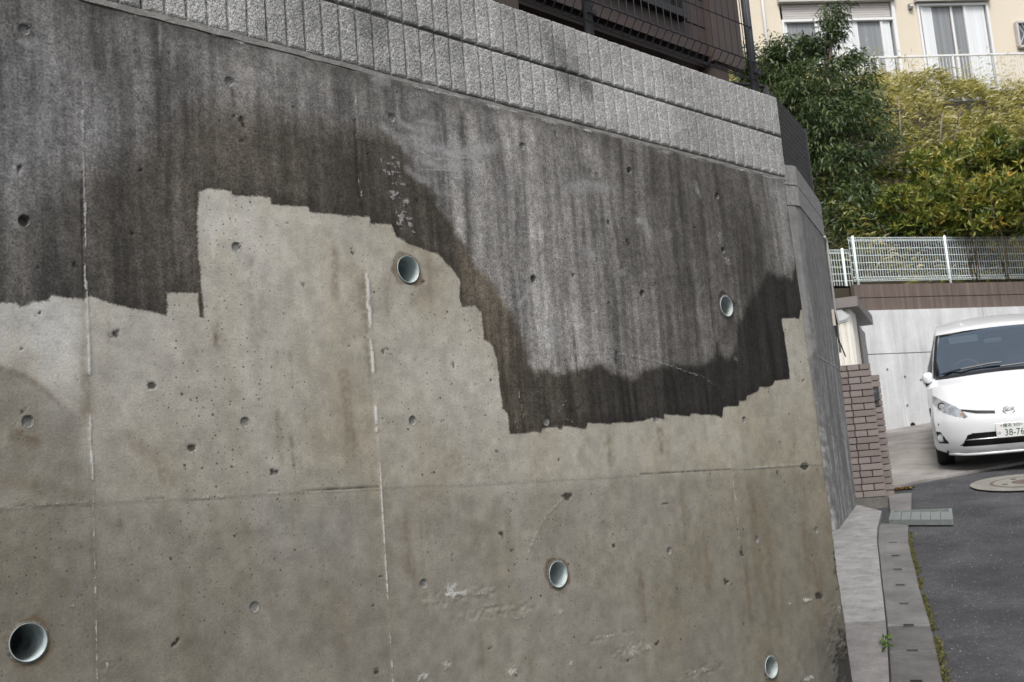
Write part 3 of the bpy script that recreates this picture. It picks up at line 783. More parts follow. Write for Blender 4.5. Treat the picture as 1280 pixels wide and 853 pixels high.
rwall = thing('retaining_wall', (2.5, WY, -0.2), 'tall concrete retaining wall, dark stained above a stepped pressure-washed patch', 'wall')
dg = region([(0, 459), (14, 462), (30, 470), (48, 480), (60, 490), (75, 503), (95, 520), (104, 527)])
toneC = toneC * (1 - .07 * sstep(.02, -.05, pz_ - (EYE + .105)))
toneD = toneD * 1.0
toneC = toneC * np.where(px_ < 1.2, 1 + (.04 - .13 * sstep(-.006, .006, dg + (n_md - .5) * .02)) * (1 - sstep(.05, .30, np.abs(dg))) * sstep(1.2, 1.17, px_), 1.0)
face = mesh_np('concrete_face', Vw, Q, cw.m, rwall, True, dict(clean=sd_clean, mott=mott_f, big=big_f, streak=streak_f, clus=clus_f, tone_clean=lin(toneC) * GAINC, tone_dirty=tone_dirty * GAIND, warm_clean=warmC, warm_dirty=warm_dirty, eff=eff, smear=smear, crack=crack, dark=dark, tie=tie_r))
_fl = np.ones(len(Q), bool); _fc = Vw[Q].mean(1)
for (c_, d_) in ties: _fl &= np.hypot(_fc[:, 0] - c_[0], _fc[:, 2] - c_[1]) > .022
face.data.polygons.foreach_set('use_smooth', _fl)
conc('concrete_back', (0.25, 0.24, 0.23), 0.7, 0.2, 4)
# end return, top and rear of the wall
rim_v = Vw.reshape(n1, n2, 3)
er_ = rim_v[-1, ::20]; er_ = np.vstack([er_, rim_v[-1, -1:]])
m_ = MB()
m_.add(list(er_) + [p + np.array([-.02, .5, 0]) for p in er_], [(i, i + 1, len(er_) + i + 1, len(er_) + i) for i in range(len(er_) - 1)])
m_.build('end_return', MATS['concrete_back'], rwall)
tr_ = rim_v[::20, -1]; tr_ = np.vstack([tr_, rim_v[-1:, -1]])
m_ = MB()
m_.add(list(tr_) + [p + np.array([0, .5, 0.0]) for p in tr_], [(i, i + 1, len(tr_) + i + 1, len(tr_) + i) for i in range(len(tr_) - 1)])
m_.build('top_ledge', MATS['concrete_back'], rwall)
MB().box((1.5, WY + .56, 1.42), (6.1, .1, 3.34)).build('rear', MATS['concrete_back'], rwall)
# weep pipes
pvc = mat('pvc', (0.56, 0.60, 0.60), 0.42, 0, 0.08, 20)
pvin = NT('pvc_inside')
vv = pvin.coord('Object')
pvin.set(Base_Color=pvin.mix(pvin.rng(pvin.noise(vv, 14, 4), .4, .7), (0.40, 0.47, 0.48), (0.17, 0.17, 0.15)), Roughness=.5)
PL = ['weep pipe at the lower left, wide open and dark inside', 'weep pipe in the washed patch beside the long white joint', 'weep pipe low in the middle of the wall', 'weep pipe in the dark stain with a small plug inside', 'weep pipe at the bottom near the right corner']
for c_, lb in zip(pipes, PL):
    c0 = np.array([c_[0], WY, c_[1]])
    p = MB()
    seg = 40
    prof = [(.0446, .012), (.0446, -.003), (.0425, -.003), (.0420, .02), (.0420, .42)]
    vs = []
    for (r, dy) in prof:
        for k in range(seg):
            a = 2 * math.pi * k / seg
            vs.append(c0 + np.array([r * math.cos(a), dy, r * math.sin(a)]))
    p.add(vs, [(i * seg + k, i * seg + (k + 1) % seg, (i + 1) * seg + (k + 1) % seg, (i + 1) * seg + k) for i in range(len(prof) - 1) for k in range(seg)])
    o = p.build('weep_pipe', pvc if c_ is not pipes[0] else pvin.m, rwall, True)
    o['label'] = lb
    o.data.materials.clear(); o.data.materials.append(pvin.m)
    cl = MB()
    rr_ = [.052 + .007 * random.random() for _ in range(seg)]
    vs = [c0 + np.array([.0448 * math.cos(2 * math.pi * k / seg), -.0015, .0448 * math.sin(2 * math.pi * k / seg)]) for k in range(seg)]
    vs += [c0 + np.array([rr_[k] * math.cos(2 * math.pi * k / seg), .003, rr_[k] * math.sin(2 * math.pi * k / seg)]) for k in range(seg)]
    cl.add(vs, [(k, (k + 1) % seg, seg + (k + 1) % seg, seg + k) for k in range(seg)])
    cl.build('mortar_collar', conc('collar', (0.16, 0.15, 0.13), .3, .4, 60) if 'collar' not in MATS else MATS['collar'], o)
    MB().ring(c0, (0, -1, 0), .001, .0405, 24, -.40).build('earth', MATS['soil'], o)
    if lb.endswith('plug inside'):
        q = c0 + np.array([-.010, .10, -.026])
        MB().tube([q, q + np.array([0, .06, 0])], .013, 14).build('plug', mat('plug_white', (.62, .66, .66), .4), o, True)

# ================================================================== RIBBED BLOCK PARAPET
bl = NT('ribbed_block')
v = bl.coord('Object')
g1 = bl.noise(v, 230, 3, .7); vo = bl.voro(v, 150); g2 = bl.noise(v, 6, 3, .6)
wpos = bl.t.nodes.new('ShaderNodeNewGeometry').outputs['Position']
g3 = bl.noise(wpos, 2.6, 4, .6)
gr = bl.math('ADD', bl.math('MULTIPLY', g1, .75), bl.math('MULTIPLY', vo.outputs['Distance'], .35))
c = bl.mix(bl.rng(gr, .32, .72), (0.085, 0.085, 0.085), (0.55, 0.55, 0.54))
c = bl.scale(c, bl.rng(g3, .3, .7, .72, 1.12))
for (bqx, bqy, br, bam) in ((708, 92, .13, .55), (732, 110, .06, .5), (470, 30, .1, .3), (690, 60, .08, .3)):
    vd = bl.t.nodes.new('ShaderNodeVectorMath'); vd.operation = 'DISTANCE'; bl.link(wpos, vd.inputs[0]); vd.inputs[1].default_value = tuple(on_plane(bqx, bqy, (0, WY, 0), (0, 1, 0)))
    c = bl.scale(c, bl.math('SUBTRACT', 1.0, bl.math('MULTIPLY', bl.rng(bl.math('ADD', vd.outputs['Value'], bl.math('MULTIPLY', bl.math('SUBTRACT', g3, .5), .3)), br * .3, br, 1, 0), bam)))
c = bl.scale(c, bl.rng(g2, .3, .7, .9, 1.08))
info = bl.t.nodes.new('ShaderNodeObjectInfo').outputs['Random']
c = bl.scale(c, bl.rng(info, 0, 1, .9, 1.08))
bl.bump(gr, .9, .006)
bl.set(Base_Color=c, Roughness=.95, Specular_IOR_Level=.2)
def block_mesh(seed, L=0.397, H=0.189, D=0.12, nr=6):
    rg = np.random.default_rng(seed)
    pitch = L / nr; gw = .0105; gd = .012
    us, ds = [], []
    for k in range(nr):
        a, b = k * pitch + gw / 2, (k + 1) * pitch - gw / 2
        us += [a - .002, a, a + .003] + list(np.linspace(a + .010, b - .010, 6)) + [b - .003, b, b + .002]
        ds += [gd, .0025, .0008] + [0] * 6 + [.0008, .0025, gd]
    us, ds = np.array(us), np.array(ds)
    us[0], us[-1] = 0, L
    zz = np.concatenate([[0, .003], np.linspace(.008, H - .008, 24), [H - .003, H]])
    zd = np.zeros(len(zz)); zd[0] = zd[-1] = .006; zd[1] = zd[-2] = .002
    U, W = np.meshgrid(us, zz, indexing='ij')
    dd = np.maximum(ds[:, None] + 0 * W, zd[None, :])
    jit = (rg.random(U.shape) - .5) * .0014 + (vnoise(U + seed, W, 30, seed) - .5) * .003
    flat = (ds[:, None] < .004)
    dd = dd + np.where(flat, jit, jit * .15)
    n1, n2 = U.shape
    V = np.stack([U, dd, W + (rg.random(U.shape) - .5) * .0015 * flat], -1).reshape(-1, 3)
    idx = np.arange(n1 * n2).reshape(n1, n2)
    Q = np.stack([idx[:-1, :-1], idx[1:, :-1], idx[1:, 1:], idx[:-1, 1:]], -1).reshape(-1, 4).tolist()
    k = len(V)
    back = [(0, D, 0), (L, D, 0), (L, D, H), (0, D, H)]
    V = np.vstack([V, back])
    F = [tuple(q) for q in Q]
    F += [tuple(idx[:, -1].tolist()) + (k + 2, k + 3), tuple(idx[::-1, 0].tolist()) + (k, k + 1), tuple(idx[0, :].tolist()) + (k + 3, k), tuple(idx[-1, ::-1].tolist()) + (k + 1, k + 2), (k, k + 3, k + 2, k + 1)]
    me = bpy.data.meshes.new('block')
    me.from_pydata(V.tolist(), [], F)
    me.materials.append(bl.m)
    return me
BV = [block_mesh(s) for s in range(5)]
BEND = 4.585
parapet = thing('block_parapet', (BEND, WY, TOPZ), 'two courses of grey ribbed concrete blocks on top of the stained wall', 'parapet')
for course in range(2):
    off = 0.0 if course == 0 else 0.2
    k = 0
    while True:
        x1 = BEND - off - k * 0.4 + (0.2 if course and k == 0 else 0)
        x0 = BEND - off - (k + 1) * 0.4 + 0.003
        if x0 < -1.6: break
        if course == 1 and k == 0:
            o = new_obj('block', block_mesh(77, L=0.197, nr=3), None, parapet)
            o.location = (BEND - 0.197 - BEND, 0.004, 0.012 + 0.2)
        o = new_obj('block', BV[(k * 3 + course * 2) % 5], None, parapet)
        o.location = (x0 - BEND, 0.004 + random.uniform(-.0015, .0015), 0.012 + course * 0.2)
        k += 1
mort = conc('mortar', (0.36, 0.35, 0.33), .45, .3, 11)
mv, mf = [], []
nx = 420
xx = np.linspace(-1.6, BEND - .01, nx)
wb = .009 + .004 * vnoise(xx, xx * 0, 9, 21, 2) - .004 * sstep(1.8, 2.6, xx)
pr = .004 - .005 * sstep(1.6, 2.4, xx) + .003 * (vnoise(xx, xx * 0 + 3, 14, 22, 2) - .5)
for i in range(nx):
    z0 = TOPZ - .010 - .006 * vnoise(np.array(xx[i]), np.array(5.), 17, 23, 2)
    mv += [(xx[i], WY + .03, z0), (xx[i], WY - pr[i] + .002, z0 + .002), (xx[i], WY - pr[i], TOPZ + wb[i] - .006), (xx[i], WY + .03, TOPZ + wb[i])]
for i in range(nx - 1):
    for j in range(3): mf.append((4 * i + j, 4 * i + 4 + j, 4 * i + 5 + j, 4 * i + 1 + j))
MB().add(mv, mf).build('mortar_bed', mort, parapet)
MB().box((1.49, WY + .055, TOPZ + .2065), (6.15, .08, .022)).build('mortar_joint', MATS['concrete_dark'], parapet)

# ---- black mesh fence on the parapet
blk = mat('black_steel', (0.022, 0.022, 0.025), .45, .3, .15, 20)
grysteel = mat('grey_post', (0.075, 0.078, 0.085), .45, .4, .15, 20)
FY = WY + .06; FZ = TOPZ + .401
fence = thing('mesh_fence', (4.49, FY, FZ), 'black wire mesh fence along the ribbed block parapet', 'fence')
for xp in (-0.15, 1.01, 2.17, 3.33, 4.49):
    MB().tube([(xp, FY, FZ - .05), (xp, FY, FZ + .86)], .020, 14).build('post', grysteel, fence, True)
    MB().tube([(xp, FY, FZ + .855), (xp, FY, FZ + .88)], [.022, .016], 14).build('post_cap', blk, fence, True)
    MB().box((xp, FY - .022, FZ + .12), (.05, .012, .02)).build('clamp', blk, fence)
for (xa, xb) in ((-0.12, 0.98), (1.04, 2.14), (2.20, 3.30), (3.36, 4.46)):
    m_ = MB(); r = .0024
    n = 22
    for k in range(n + 1):
        x = xa + (xb - xa) * k / n
        m_.tube([(x, FY - .0, FZ + .84), (x, FY - .05, FZ + .80), (x, FY - .02, FZ + .76), (x, FY - .02, FZ + .17), (x, FY - .065, FZ + .135), (x, FY - .02, FZ + .075), (x, FY + .03, FZ + .10), (x, FY + .0, FZ + .13)], r, 5)
    for (dy, dz) in ((-.02, .17), (-.065, .135), (-.02, .075), (.03, .10), (-.02, .34), (-.02, .53), (-.02, .76), (-.05, .80), (0, .84)):
        m_.tube([(xa - .03, FY + dy, FZ + dz), (xb + .03, FY + dy, FZ + dz)], r * 1.15, 5)
    m_.build('wire_panel', blk, fence)

# ================================================================== BROWN WOODEN HOUSE BEHIND THE FENCE
brown = mat('brown_board', (0.045, 0.031, 0.027), .6, 0, .3, 3, .25, 40, (1, 1, 12))
brown2 = mat('brown_trim', (0.056, 0.040, 0.035), .6, 0, .2, 5)
blackin = mat('dark_void', (0.006, 0.005, 0.005), .9)
BY = 3.984
bh = thing('wooden_house', (6.1, BY, TOPZ + .3), 'dark brown wooden house wall behind the black mesh fence', 'house')
zb = EYE + 2.76
k = 0
for i in range(14):
    z0 = zb + i * .19
    if z0 + .19 > EYE + 2.97 and z0 < EYE + 4.0:
        spans = [(-1.0, 2.2), (5.56, 5.80)]
    else: spans = [(-1.0, 2.4), (2.405, 5.80)]
    for (a, b) in spans:
        MB().prism([(a, BY + .004, z0 + .003), (a, BY - .006, z0 + .002), (a, BY - .001, z0 + .188), (a, BY + .02, z0 + .188)], (b - a, 0, 0)).build('board', brown, bh)
MB().box((5.97, BY - .015, zb + 1.3), (.33, .05, 2.66)).build('corner_post', brown2, bh)
MB().box((2.5, BY + .30, zb + 1.3), (7.0, .5, 2.7)).build('wall_core', brown, bh)
wf = MB(); wz = EYE + 2.965
wf.box((3.88, BY - .02, wz), (3.36, .06, .05)); wf.box((5.53, BY - .021, wz + .5), (.045, .06, 1.06)); wf.box((2.23, BY - .021, wz + .5), (.045, .06, 1.06)); wf.box((3.88, BY - .02, wz + 1.03), (3.36, .06, .05))
win = wf.build('window', mat('window_black', (.012, .011, .011), .4), bh)
MB().box((3.88, BY + .03, wz + .5), (3.3, .01, 1.05)).build('pane', mat('dark_glass', (.03, .03, .032), .08, 0, .05, 3), win)
MB().box((2.5, BY + .55, EYE + 2.2), (7.0, .3, 1.1)).build('foundation', mat('foundation_dark', (.03, .026, .024), .9), bh)
for x in (0.6, 2.4, 4.02, 5.9): MB().box((x, BY + .05, EYE + 2.2), (.14, .14, 1.14)).build('support_post', mat('post_brown', (.05, .035, .03), .8), bh)
MB().box((2.5, BY + .28, zb + 2.72), (7.4, 1.6, .1)).build('roof', mat('roof_brown', (.05, .04, .035), .7), bh)
# yard of the house
o = MB().prism([(x, y, TOPZ - .1) for x, y in ((-1.6, 3.36), (4.45, 3.36), (6.5, 4.42), (8.85, 5.9), (9.4, 8.5), (9.0, 11.0), (-1.6, 11.0))], (0, 0, .3)).build('yard', MATS['soil']); o['kind'] = 'structure'

# ================================================================== SIDE WALL WITH ITS PARAPET
W2T = EYE + 3.04
z3 = lambda p, z: np.array([p[0], p[1], z])
w2m = NT('side_wall_concrete')
v = w2m.coord('Object'); sv = w2m.coord('Object', (7, 7, 1.2))
st = w2m.noise(sv, 1, 5, .65); fi = w2m.noise(v, 120, 3, .7); bg_ = w2m.noise(v, 1.6, 4, .6)
c = w2m.mix(w2m.rng(w2m.math('ADD', w2m.math('MULTIPLY', st, .5), w2m.math('MULTIPLY', w2m.noise(v, 9, 5, .7), .9)), .45, .95), (0.08, 0.079, 0.077), (0.22, 0.218, 0.213))
pz = w2m.t.nodes.new('ShaderNodeSeparateXYZ'); w2m.link(v, pz.inputs[0])
wht = w2m.math('MULTIPLY', w2m.rng(pz.outputs[2], -1.0, -2.6, 0, 1), w2m.rng(w2m.math('ADD', st, w2m.math('MULTIPLY', w2m.math('SUBTRACT', w2m.noise(v, 16, 4, .7), .5), .7)), .47, .62))
c = w2m.mix(w2m.math('MULTIPLY', wht, .5), c, (0.46, 0.46, 0.46))
c = w2m.scale(c, w2m.rng(fi, .25, .75, .8, 1.2))
w2m.bump(fi, .3, .01); w2m.set(Base_Color=c, Roughness=.9)
side = thing('side_wall', z3(W2A, W2T), 'grey streaked side wall with ribbed blocks behind the wall corner', 'wall')
front_d = np.array([-.957, .29])
W2L = W2A + front_d * .43
bz = ground_z(*W2A) - .3
ch = W2A + w2n * .0
inner = lambda p, n_, t: p - n_ * t
fn = np.array([-front_d[1], front_d[0]]); fn = fn if fn @ (-W2A) > 0 else -fn
poly2 = [W2L, W2A - w2d * 0 + front_d * .05, W2A + w2d * .05, W2E, W2E - w2n * .3, W2A - w2n * .35 - w2d * .2, W2L - fn * .3]
CT2 = W2T - .40
MB().prism([z3(p, bz) for p in poly2], (0, 0, CT2 - bz)).build('concrete_face', w2m.m, side)
rp_ = [np.array(p) for p in ((4.60, 3.02), (6.55, 4.20), (8.86, 5.66))]
for a_, b_ in zip(rp_[:-1], rp_[1:]):
    d_ = (b_ - a_) / np.linalg.norm(b_ - a_); n_ = np.array([-d_[1], d_[0]])
    MB().prism([z3(p, .2) for p in (a_, b_, b_ + n_ * .22, a_ + n_ * .22)], (0, 0, TOPZ + .25 - .2)).build('return_wall', w2m.m, side)
zj2 = at(1045, 458, 11.9)[2]
MB().prism([z3(p, zj2) for p in (W2A + w2d * .05 + w2n * .002, W2E + w2n * .002, W2E - w2n * .02, W2A + w2d * .05 - w2n * .02)], (0, 0, .012)).build('cold_joint', conc('joint_white', (.42, .42, .42), .4, .3, 12), side)
# three courses of parapet: along the road side and the short front side
def side_block(p0, d, n_, L, z0, H, hv=3):
    ribs = max(2, round(L / .1))
    base = []
    for k in range(ribs):
        a, b = L * k / ribs, L * (k + 1) / ribs
        base += [p0 + d * (a + .002) + n_ * -.004, p0 + d * (a + .006) + n_ * .006, p0 + d * (b - .006) + n_ * .006, p0 + d * (b - .002) + n_ * -.004]
    base += [p0 + d * L - n_ * .18, p0 - n_ * .18]
    return MB().prism([z3(p, z0) for p in base], (0, 0, H)).build('block', conc('side_block', (.24, .24, .235), .6, .35, 30) if 'side_block' not in MATS else MATS['side_block'], side)
L2 = np.linalg.norm(W2E - W2A)
for c2 in range(2):
    z0 = CT2 + .006 + c2 * .2
    nb = 4
    for k in range(nb): side_block(W2A + w2d * (L2 * k / nb + .004), w2d, w2n, L2 / nb - .008, z0, .19)
    for k in range(1): side_block(W2A + front_d * (.4 * (k + 1) - .008), -front_d, fn, .384, z0, .19)
MB().prism([z3(p, CT2 + .003) for p in (W2L - fn * .02, W2A - w2n * .02, W2E - w2n * .02, W2E - w2n * .16, W2A - w2n * .18, W2L - fn * .16)], (0, 0, .385)).build('mortar_core', MATS['concrete_dark'], side)
# dark mesh fence panel on it
sf = thing('side_fence', z3(W2A, W2T), 'small black mesh fence panel on the side wall behind the corner', 'fence')
fs = W2A + front_d * .12 - w2n * .09; fe_ = W2E - w2d * .12 - w2n * .06
FT = EYE + 3.85
for p in (fs, fe_): MB().box(z3(p, W2T + .38), (.045, .045, .84), z3(w2d, 0)).build('post', blk, sf)
MB().tube([z3(fs, FT - .02), z3(fs + front_d * .9, FT - .02)], .016, 8).build('rail', blk, sf)
m_ = MB(); dv = (fe_ - fs); nn_ = 34
for k in range(nn_ + 1):
    p = fs + dv * k / nn_; m_.tube([z3(p, W2T + .03), z3(p, FT)], .0045, 4)
for k in range(14):
    z = W2T + .05 + (FT - W2T - .06) * k / 13; m_.tube([z3(fs, z), z3(fe_, z)], .0045, 4)
m_.build('wire_panel', blk, sf)
m_ = MB(); m_.box(z3((fs + fe_) / 2 - w2n * .012, (W2T + FT) / 2 + .02), (np.linalg.norm(dv), .004, FT - W2T - .06), z3(dv / np.linalg.norm(dv), 0))
scr = NT('screen_net')
tr_n = scr.t.nodes.new('ShaderNodeBsdfTransparent'); mx = scr.t.nodes.new('ShaderNodeMixShader')
scr.set(Base_Color=(.02, .02, .022), Roughness=.8); mx.inputs[0].default_value = .45
scr.link(tr_n.outputs[0], mx.inputs[1]); scr.link(scr.b.outputs[0], mx.inputs[2]); scr.link(mx.outputs[0], scr.out.inputs[0])
m_.build('screen_net', scr.m, sf)
# conduit and floodlight on the end of the side wall
cp = W2E + w2n * .02 - w2d * .03
cond = thing('conduit', z3(cp, EYE + 2.2), 'thin white conduit running down the edge of the side wall', 'pipe')
cz = [at(1028, 300, 12.3)[2], at(1050, 440, 12.3)[2]]
MB().tube([z3(cp - w2d * .12, cz[0] + .02), z3(cp - w2d * .04, cz[0] + .02), z3(cp, cz[0] - .05), z3(cp, cz[1])], .013, 8).build('pipe', mat('white_pipe', (.55, .56, .54), .5), cond, True)
fl = at(1051, 397, 12.3)
lamp = thing('wall_floodlight', fl, 'small grey floodlight fixed to the end of the side wall', 'lamp')
lx = np.array([RT[0], RT[1], 0]); lx /= np.linalg.norm(lx); ly = np.array([-lx[1], lx[0], 0])
MB().box(fl - lx * .085, (.03, .06, .17), lx).build('back_box', mat('beige_box', (.45, .42, .36), .6), lamp)
m_ = MB(); m_.prism([fl + lx * a + np.array([0, 0, b]) - ly * .05 for a, b in ((-.07, .07), (.0, .075), (.09, .005), (.06, -.05), (-.05, -.07))], ly * .11)
m_.build('lamp_head', mat('lamp_grey', (.36, .37, .38), .35, .2), lamp)
MB().prism([fl + lx * a + np.array([0, 0, b]) - ly * .056 for a, b in ((-.055, .055), (-.0, .058), (.065, .002), (.045, -.03), (-.04, -.05))], ly * .004).build('lens', mat('lens', (.5, .52, .53), .15), lamp)
MB().tube([fl + lx * -.06 - np.array([0, 0, .07]), fl + np.array([0, 0, -.2]) - lx * .06, fl + np.array([0, 0, -.42])], .008, 6).build('cable', blk, lamp)

# ================================================================== BRICK GATE PILLAR
tile_m = NT('brick_tile')
v = tile_m.coord('Object'); rnd = tile_m.t.nodes.new('ShaderNodeObjectInfo').outputs['Random']
c = tile_m.mix(rnd, (0.145, 0.120, 0.112), (0.21, 0.18, 0.17))
c = tile_m.scale(c, tile_m.rng(tile_m.noise(v, 60, 4, .7), .25, .75, .82, 1.15))
tile_m.bump(tile_m.noise(v, 150, 3), .2, .005); tile_m.set(Base_Color=c, Roughness=.6)
tmesh = {}
def tile_mesh(L, H=.061, D=.022):
    key = round(L, 3)
    if key not in tmesh:
        m_ = MB().chbox((0, 0, 0), (L, D, H), .003)
        me = bpy.data.meshes.new('tile'); me.from_pydata(m_.v, [], m_.f); me.materials.append(tile_m.m); tmesh[key] = me
    return tmesh[key]
def pillar(name, P, d, width, depth, zbase, ztop, label, cat, base_h):
    """brick-faced pier: near-left corner P, front along d, sides along the normal behind"""
    n_ = np.array([-d[1], d[0]]); n_ = n_ if n_ @ P > 0 else -n_
    t = thing(name, z3(P, zbase), label, cat)
    MB().prism([z3(P + d * .012 + n_ * .012, zbase + base_h), z3(P + d * (width - .012) + n_ * .012, zbase + base_h), z3(P + d * (width - .012) + n_ * (depth - .012), zbase + base_h), z3(P + d * .012 + n_ * (depth - .012), zbase + base_h)], (0, 0, ztop - zbase - base_h - .005)).build('core', mat('dark_mortar', (.030, .026, .024), .9), t)
    if base_h: MB().prism([z3(P - d * .006 - n_ * .006, zbase - .25), z3(P + d * (width + .006) - n_ * .006, zbase - .25), z3(P + d * (width + .006) + n_ * depth, zbase - .25), z3(P - d * .006 + n_ * depth, zbase - .25)], (0, 0, .25 + base_h)).build('base', MATS['concrete_dark'], t)
    rows = int(round((ztop - zbase - base_h) / .0705)); pitch = (ztop - zbase - base_h) / rows
    for face_ in range(2):
        o0, dd, nn2, W_ = (P, d, n_, width) if face_ == 0 else (P + d * width, n_, -d, depth)
        ang = math.atan2(dd[1], dd[0])
        for r_ in range(rows):
            zc = zbase + base_h + (r_ + .5) * pitch
            x = W_
            ln = [.227, .227] if r_ % 2 == 0 else [.108, .227, .227]
            if face_ == 0 and r_ % 2: ln = [.108, .118, .227]
            i = 0
            while x > .02:
                L = min(ln[min(i, len(ln) - 1)], x); i += 1
                p = o0 + dd * (x - L / 2) + nn2 * .008
                if L > .02:
                    o = new_obj('tile', tile_mesh(L), None, t)
                    o.location = tuple(z3(p, zc) - ORG[t.name]); o.rotation_euler = (0, 0, ang)
                x -= L + .009
    return t
pd = np.array([math.sin(rad(138)), math.cos(rad(138))])
PRr = at(1108.5, 622, 12.42)[:2]
pil = pillar('gate_pillar', PRr - pd * .40, pd, .40, .30, at(1090, 643, 12.42)[2], at(1088, 453.5, 12.42)[2], 'brown brick gate pillar standing on a dark concrete base', 'pillar', .17)
pb = at(1098.5, 468, 12.95); pbb = at(1110.5, 612, 12.95)
pil2 = pillar('gate_wing', pb[:2] - pd * .30, pd, .30, .2, ground_z(*pb[:2]) - .05, pb[2], 'lower brown brick gate wing with intercom behind the pillar', 'pillar', 0)
ic = at(1096, 493, 12.9) - np.array([*pd, 0]) * .02
icm = MB().box(ic, (.08, .04, .14), z3(pd, 0)).build('intercom', mat('intercom', (.03, .032, .035), .3), pil2)
MB().box(ic - z3(np.array([-pd[1], pd[0]]), 0) * -.0 + np.array([0, 0, .03]) - np.array([GD[0], GD[1], 0]) * .024, (.03, .006, .03), z3(pd, 0)).build('camera_lens', mat('lens_dark', (.1, .1, .11), .1), icm)

# ================================================================== CREAM SHED
sc = at(1071, 370, 15.0)
sa, sb = np.array([math.sin(rad(176)), math.cos(rad(176))]), np.array([math.sin(rad(66.3)), math.cos(rad(66.3))])
sa = -np.array([math.sin(rad(150)), math.cos(rad(150))])
shed = thing('garden_shed', z3(sc[:2], ground_z(*sc[:2])), 'cream corrugated shed with brown flat roof behind the brick pillar', 'shed')
fas = mat('fascia', (.16, .145, .14), .5)
RTZ = sc[2]
corner = sc[:2]
rp = [corner, corner + sa * 2.2, corner + sa * 2.2 + sb * 2.0, corner + sb * 2.0]
MB().prism([z3(p, RTZ - .13) for p in rp], (0, 0, .13)).build('roof', fas, shed)
ins = lambda p, q: p + q
wc0 = corner + sa * .13 + sb * .16
def siding(p0, d, L, n_, z0, z1):
    m_ = MB(); k = int(L / .075); vs = []
    for i in range(k):
        a, b = L * i / k, L * (i + 1) / k
        for (s_, o_) in ((a, 0), (a + (b - a) * .2, .018), (a + (b - a) * .75, .018), (a + (b - a) * .95, 0)): vs.append(p0 + d * s_ + n_ * o_)
    n = len(vs)
    m_.add([z3(p, z0) for p in vs] + [z3(p, z1) for p in vs], [(i, i + 1, n + i + 1, n + i) for i in range(n - 1)])
    return m_
cream = mat('cream_siding', (.66, .64, .58), .55, 0, .06, 3)
nsa = np.array([-sb[0], -sb[1]]); nsb = -sa
gz = ground_z(*wc0) - .3
siding(wc0, sa, 1.9, nsa, gz, RTZ - .13).build('wall', cream, shed)
siding(wc0, sb, .62, nsb, gz, RTZ - .13).build('wall', cream, shed)
MB().box(z3(wc0 + sb * .78, (gz + RTZ) / 2 - .1), (.22, .05, RTZ - gz - .3), z3(sb, 0)).build('door_jamb', mat('jamb', (.11, .085, .075), .5), shed)
MB().box(z3(wc0 + sb * 1.3, (gz + RTZ) / 2 - .1), (.8, .03, RTZ - gz - .3), z3(sb, 0)).build('door', mat('shed_door', (.30, .29, .28), .5), shed)
MB().box(z3(wc0 + sa * .95 + sb * .95, (gz + RTZ) / 2 - .08), (1.75, 1.7, RTZ - gz - .2), z3(sa, 0)).build('inner_core', mat('jamb', (.1, .1, .1)), shed)

# ================================================================== BACK RETAINING WALL, BOARDS, WHITE FENCE
bwm = NT('pale_concrete')
v = bwm.coord('Object'); sv = bwm.coord('Object', (6, 6, .7))
st = bwm.noise(sv, 1, 5, .65); fi = bwm.noise(v, 45, 4, .7); bg_ = bwm.noise(v, 1.2, 4, .6)
c = bwm.mix(bwm.rng(bwm.math('ADD', bwm.math('MULTIPLY', st, .7), bwm.math('MULTIPLY', bg_, .6)), .45, .8), (0.40, 0.41, 0.42), (0.62, 0.63, 0.645))
c = bwm.scale(c, bwm.rng(fi, .25, .75, .9, 1.08)); bwm.bump(fi, .2, .01); bwm.set(Base_Color=c, Roughness=.85)
ZT = at(1095, 388, 19.3)[2]; ZJ = at(1090, 444, 19.3)[2]
bwall = thing('back_wall', B0, 'pale concrete retaining wall behind the parked van', 'wall')
def bbox(mb, s0, s1, q0, q1, z0, z1):
    c = B0 + BD * (s0 + s1) / 2 + BN * (q0 + q1) / 2
    return mb.box((c[0], c[1], (z0 + z1) / 2), (s1 - s0, q1 - q0, z1 - z0), BD, BN)
for i in range(-1, 7):
    bbox(MB(), i * 1.8 + .3, i * 1.8 + 2.094, 0 if i % 2 else .004, .4, 1.0, ZJ - .007).build('concrete_panel', bwm.m, bwall)
    bbox(MB(), max(i * 1.8 + .3, -.3), i * 1.8 + 2.094, .004 if i % 2 else .008, .4, ZJ + .007, ZT).build('concrete_panel', bwm.m, bwall)
bbox(MB(), -.28, 12.8, .03, .38, 1.0, ZT - .01).build('joint_core', MATS['concrete_dark'], bwall)
o = bbox(MB(), -9, -.32, .2, .6, .5, ZT + .42).build('earth_face', MATS['soil']); o['kind'] = 'structure'
for (px, py) in ((1141, 532),):
    p = on_plane(px, py, B0, BN)
    MB().ring(p, -BN, .001, .05, 16, .004).build('weep_hole', blackin, bwall)
    MB().ring(p, -BN, .05, .065, 16, .006).build('weep_rim', bwm.m, bwall)
for (px, py) in ((1131, 471), (1134, 507), (1151, 475), (1109, 462)):
    MB().ring(on_plane(px, py, B0, BN), -BN, .001, .018, 10, .005).build('tie_hole', MATS['concrete_dark'], bwall)
boards = thing('board_edging', B0 + np.array([0, 0, ZT]), 'two courses of weathered brown edging boards on the pale wall', 'edging')
bdm = mat('weathered_board', (.112, .086, .074), .85, 0, .45, 1.5, .4, 60, (9, 9, .6))
ZB = at(1080, 357, 19.45)[2]
for r_ in range(2):
    hb = (ZB - ZT) / 2
    for i in range(-2, 7):
        s0 = i * 1.9 - .30 + r_ * .0
        if i < 0 and r_ >= 0 and s0 < -.4: continue
        bbox(MB(), s0, s0 + 1.888, .09 + .012 * (i % 2), .19, ZT + r_ * hb + .004, ZT + (r_ + 1) * hb - .008).build('board', bdm, boards)
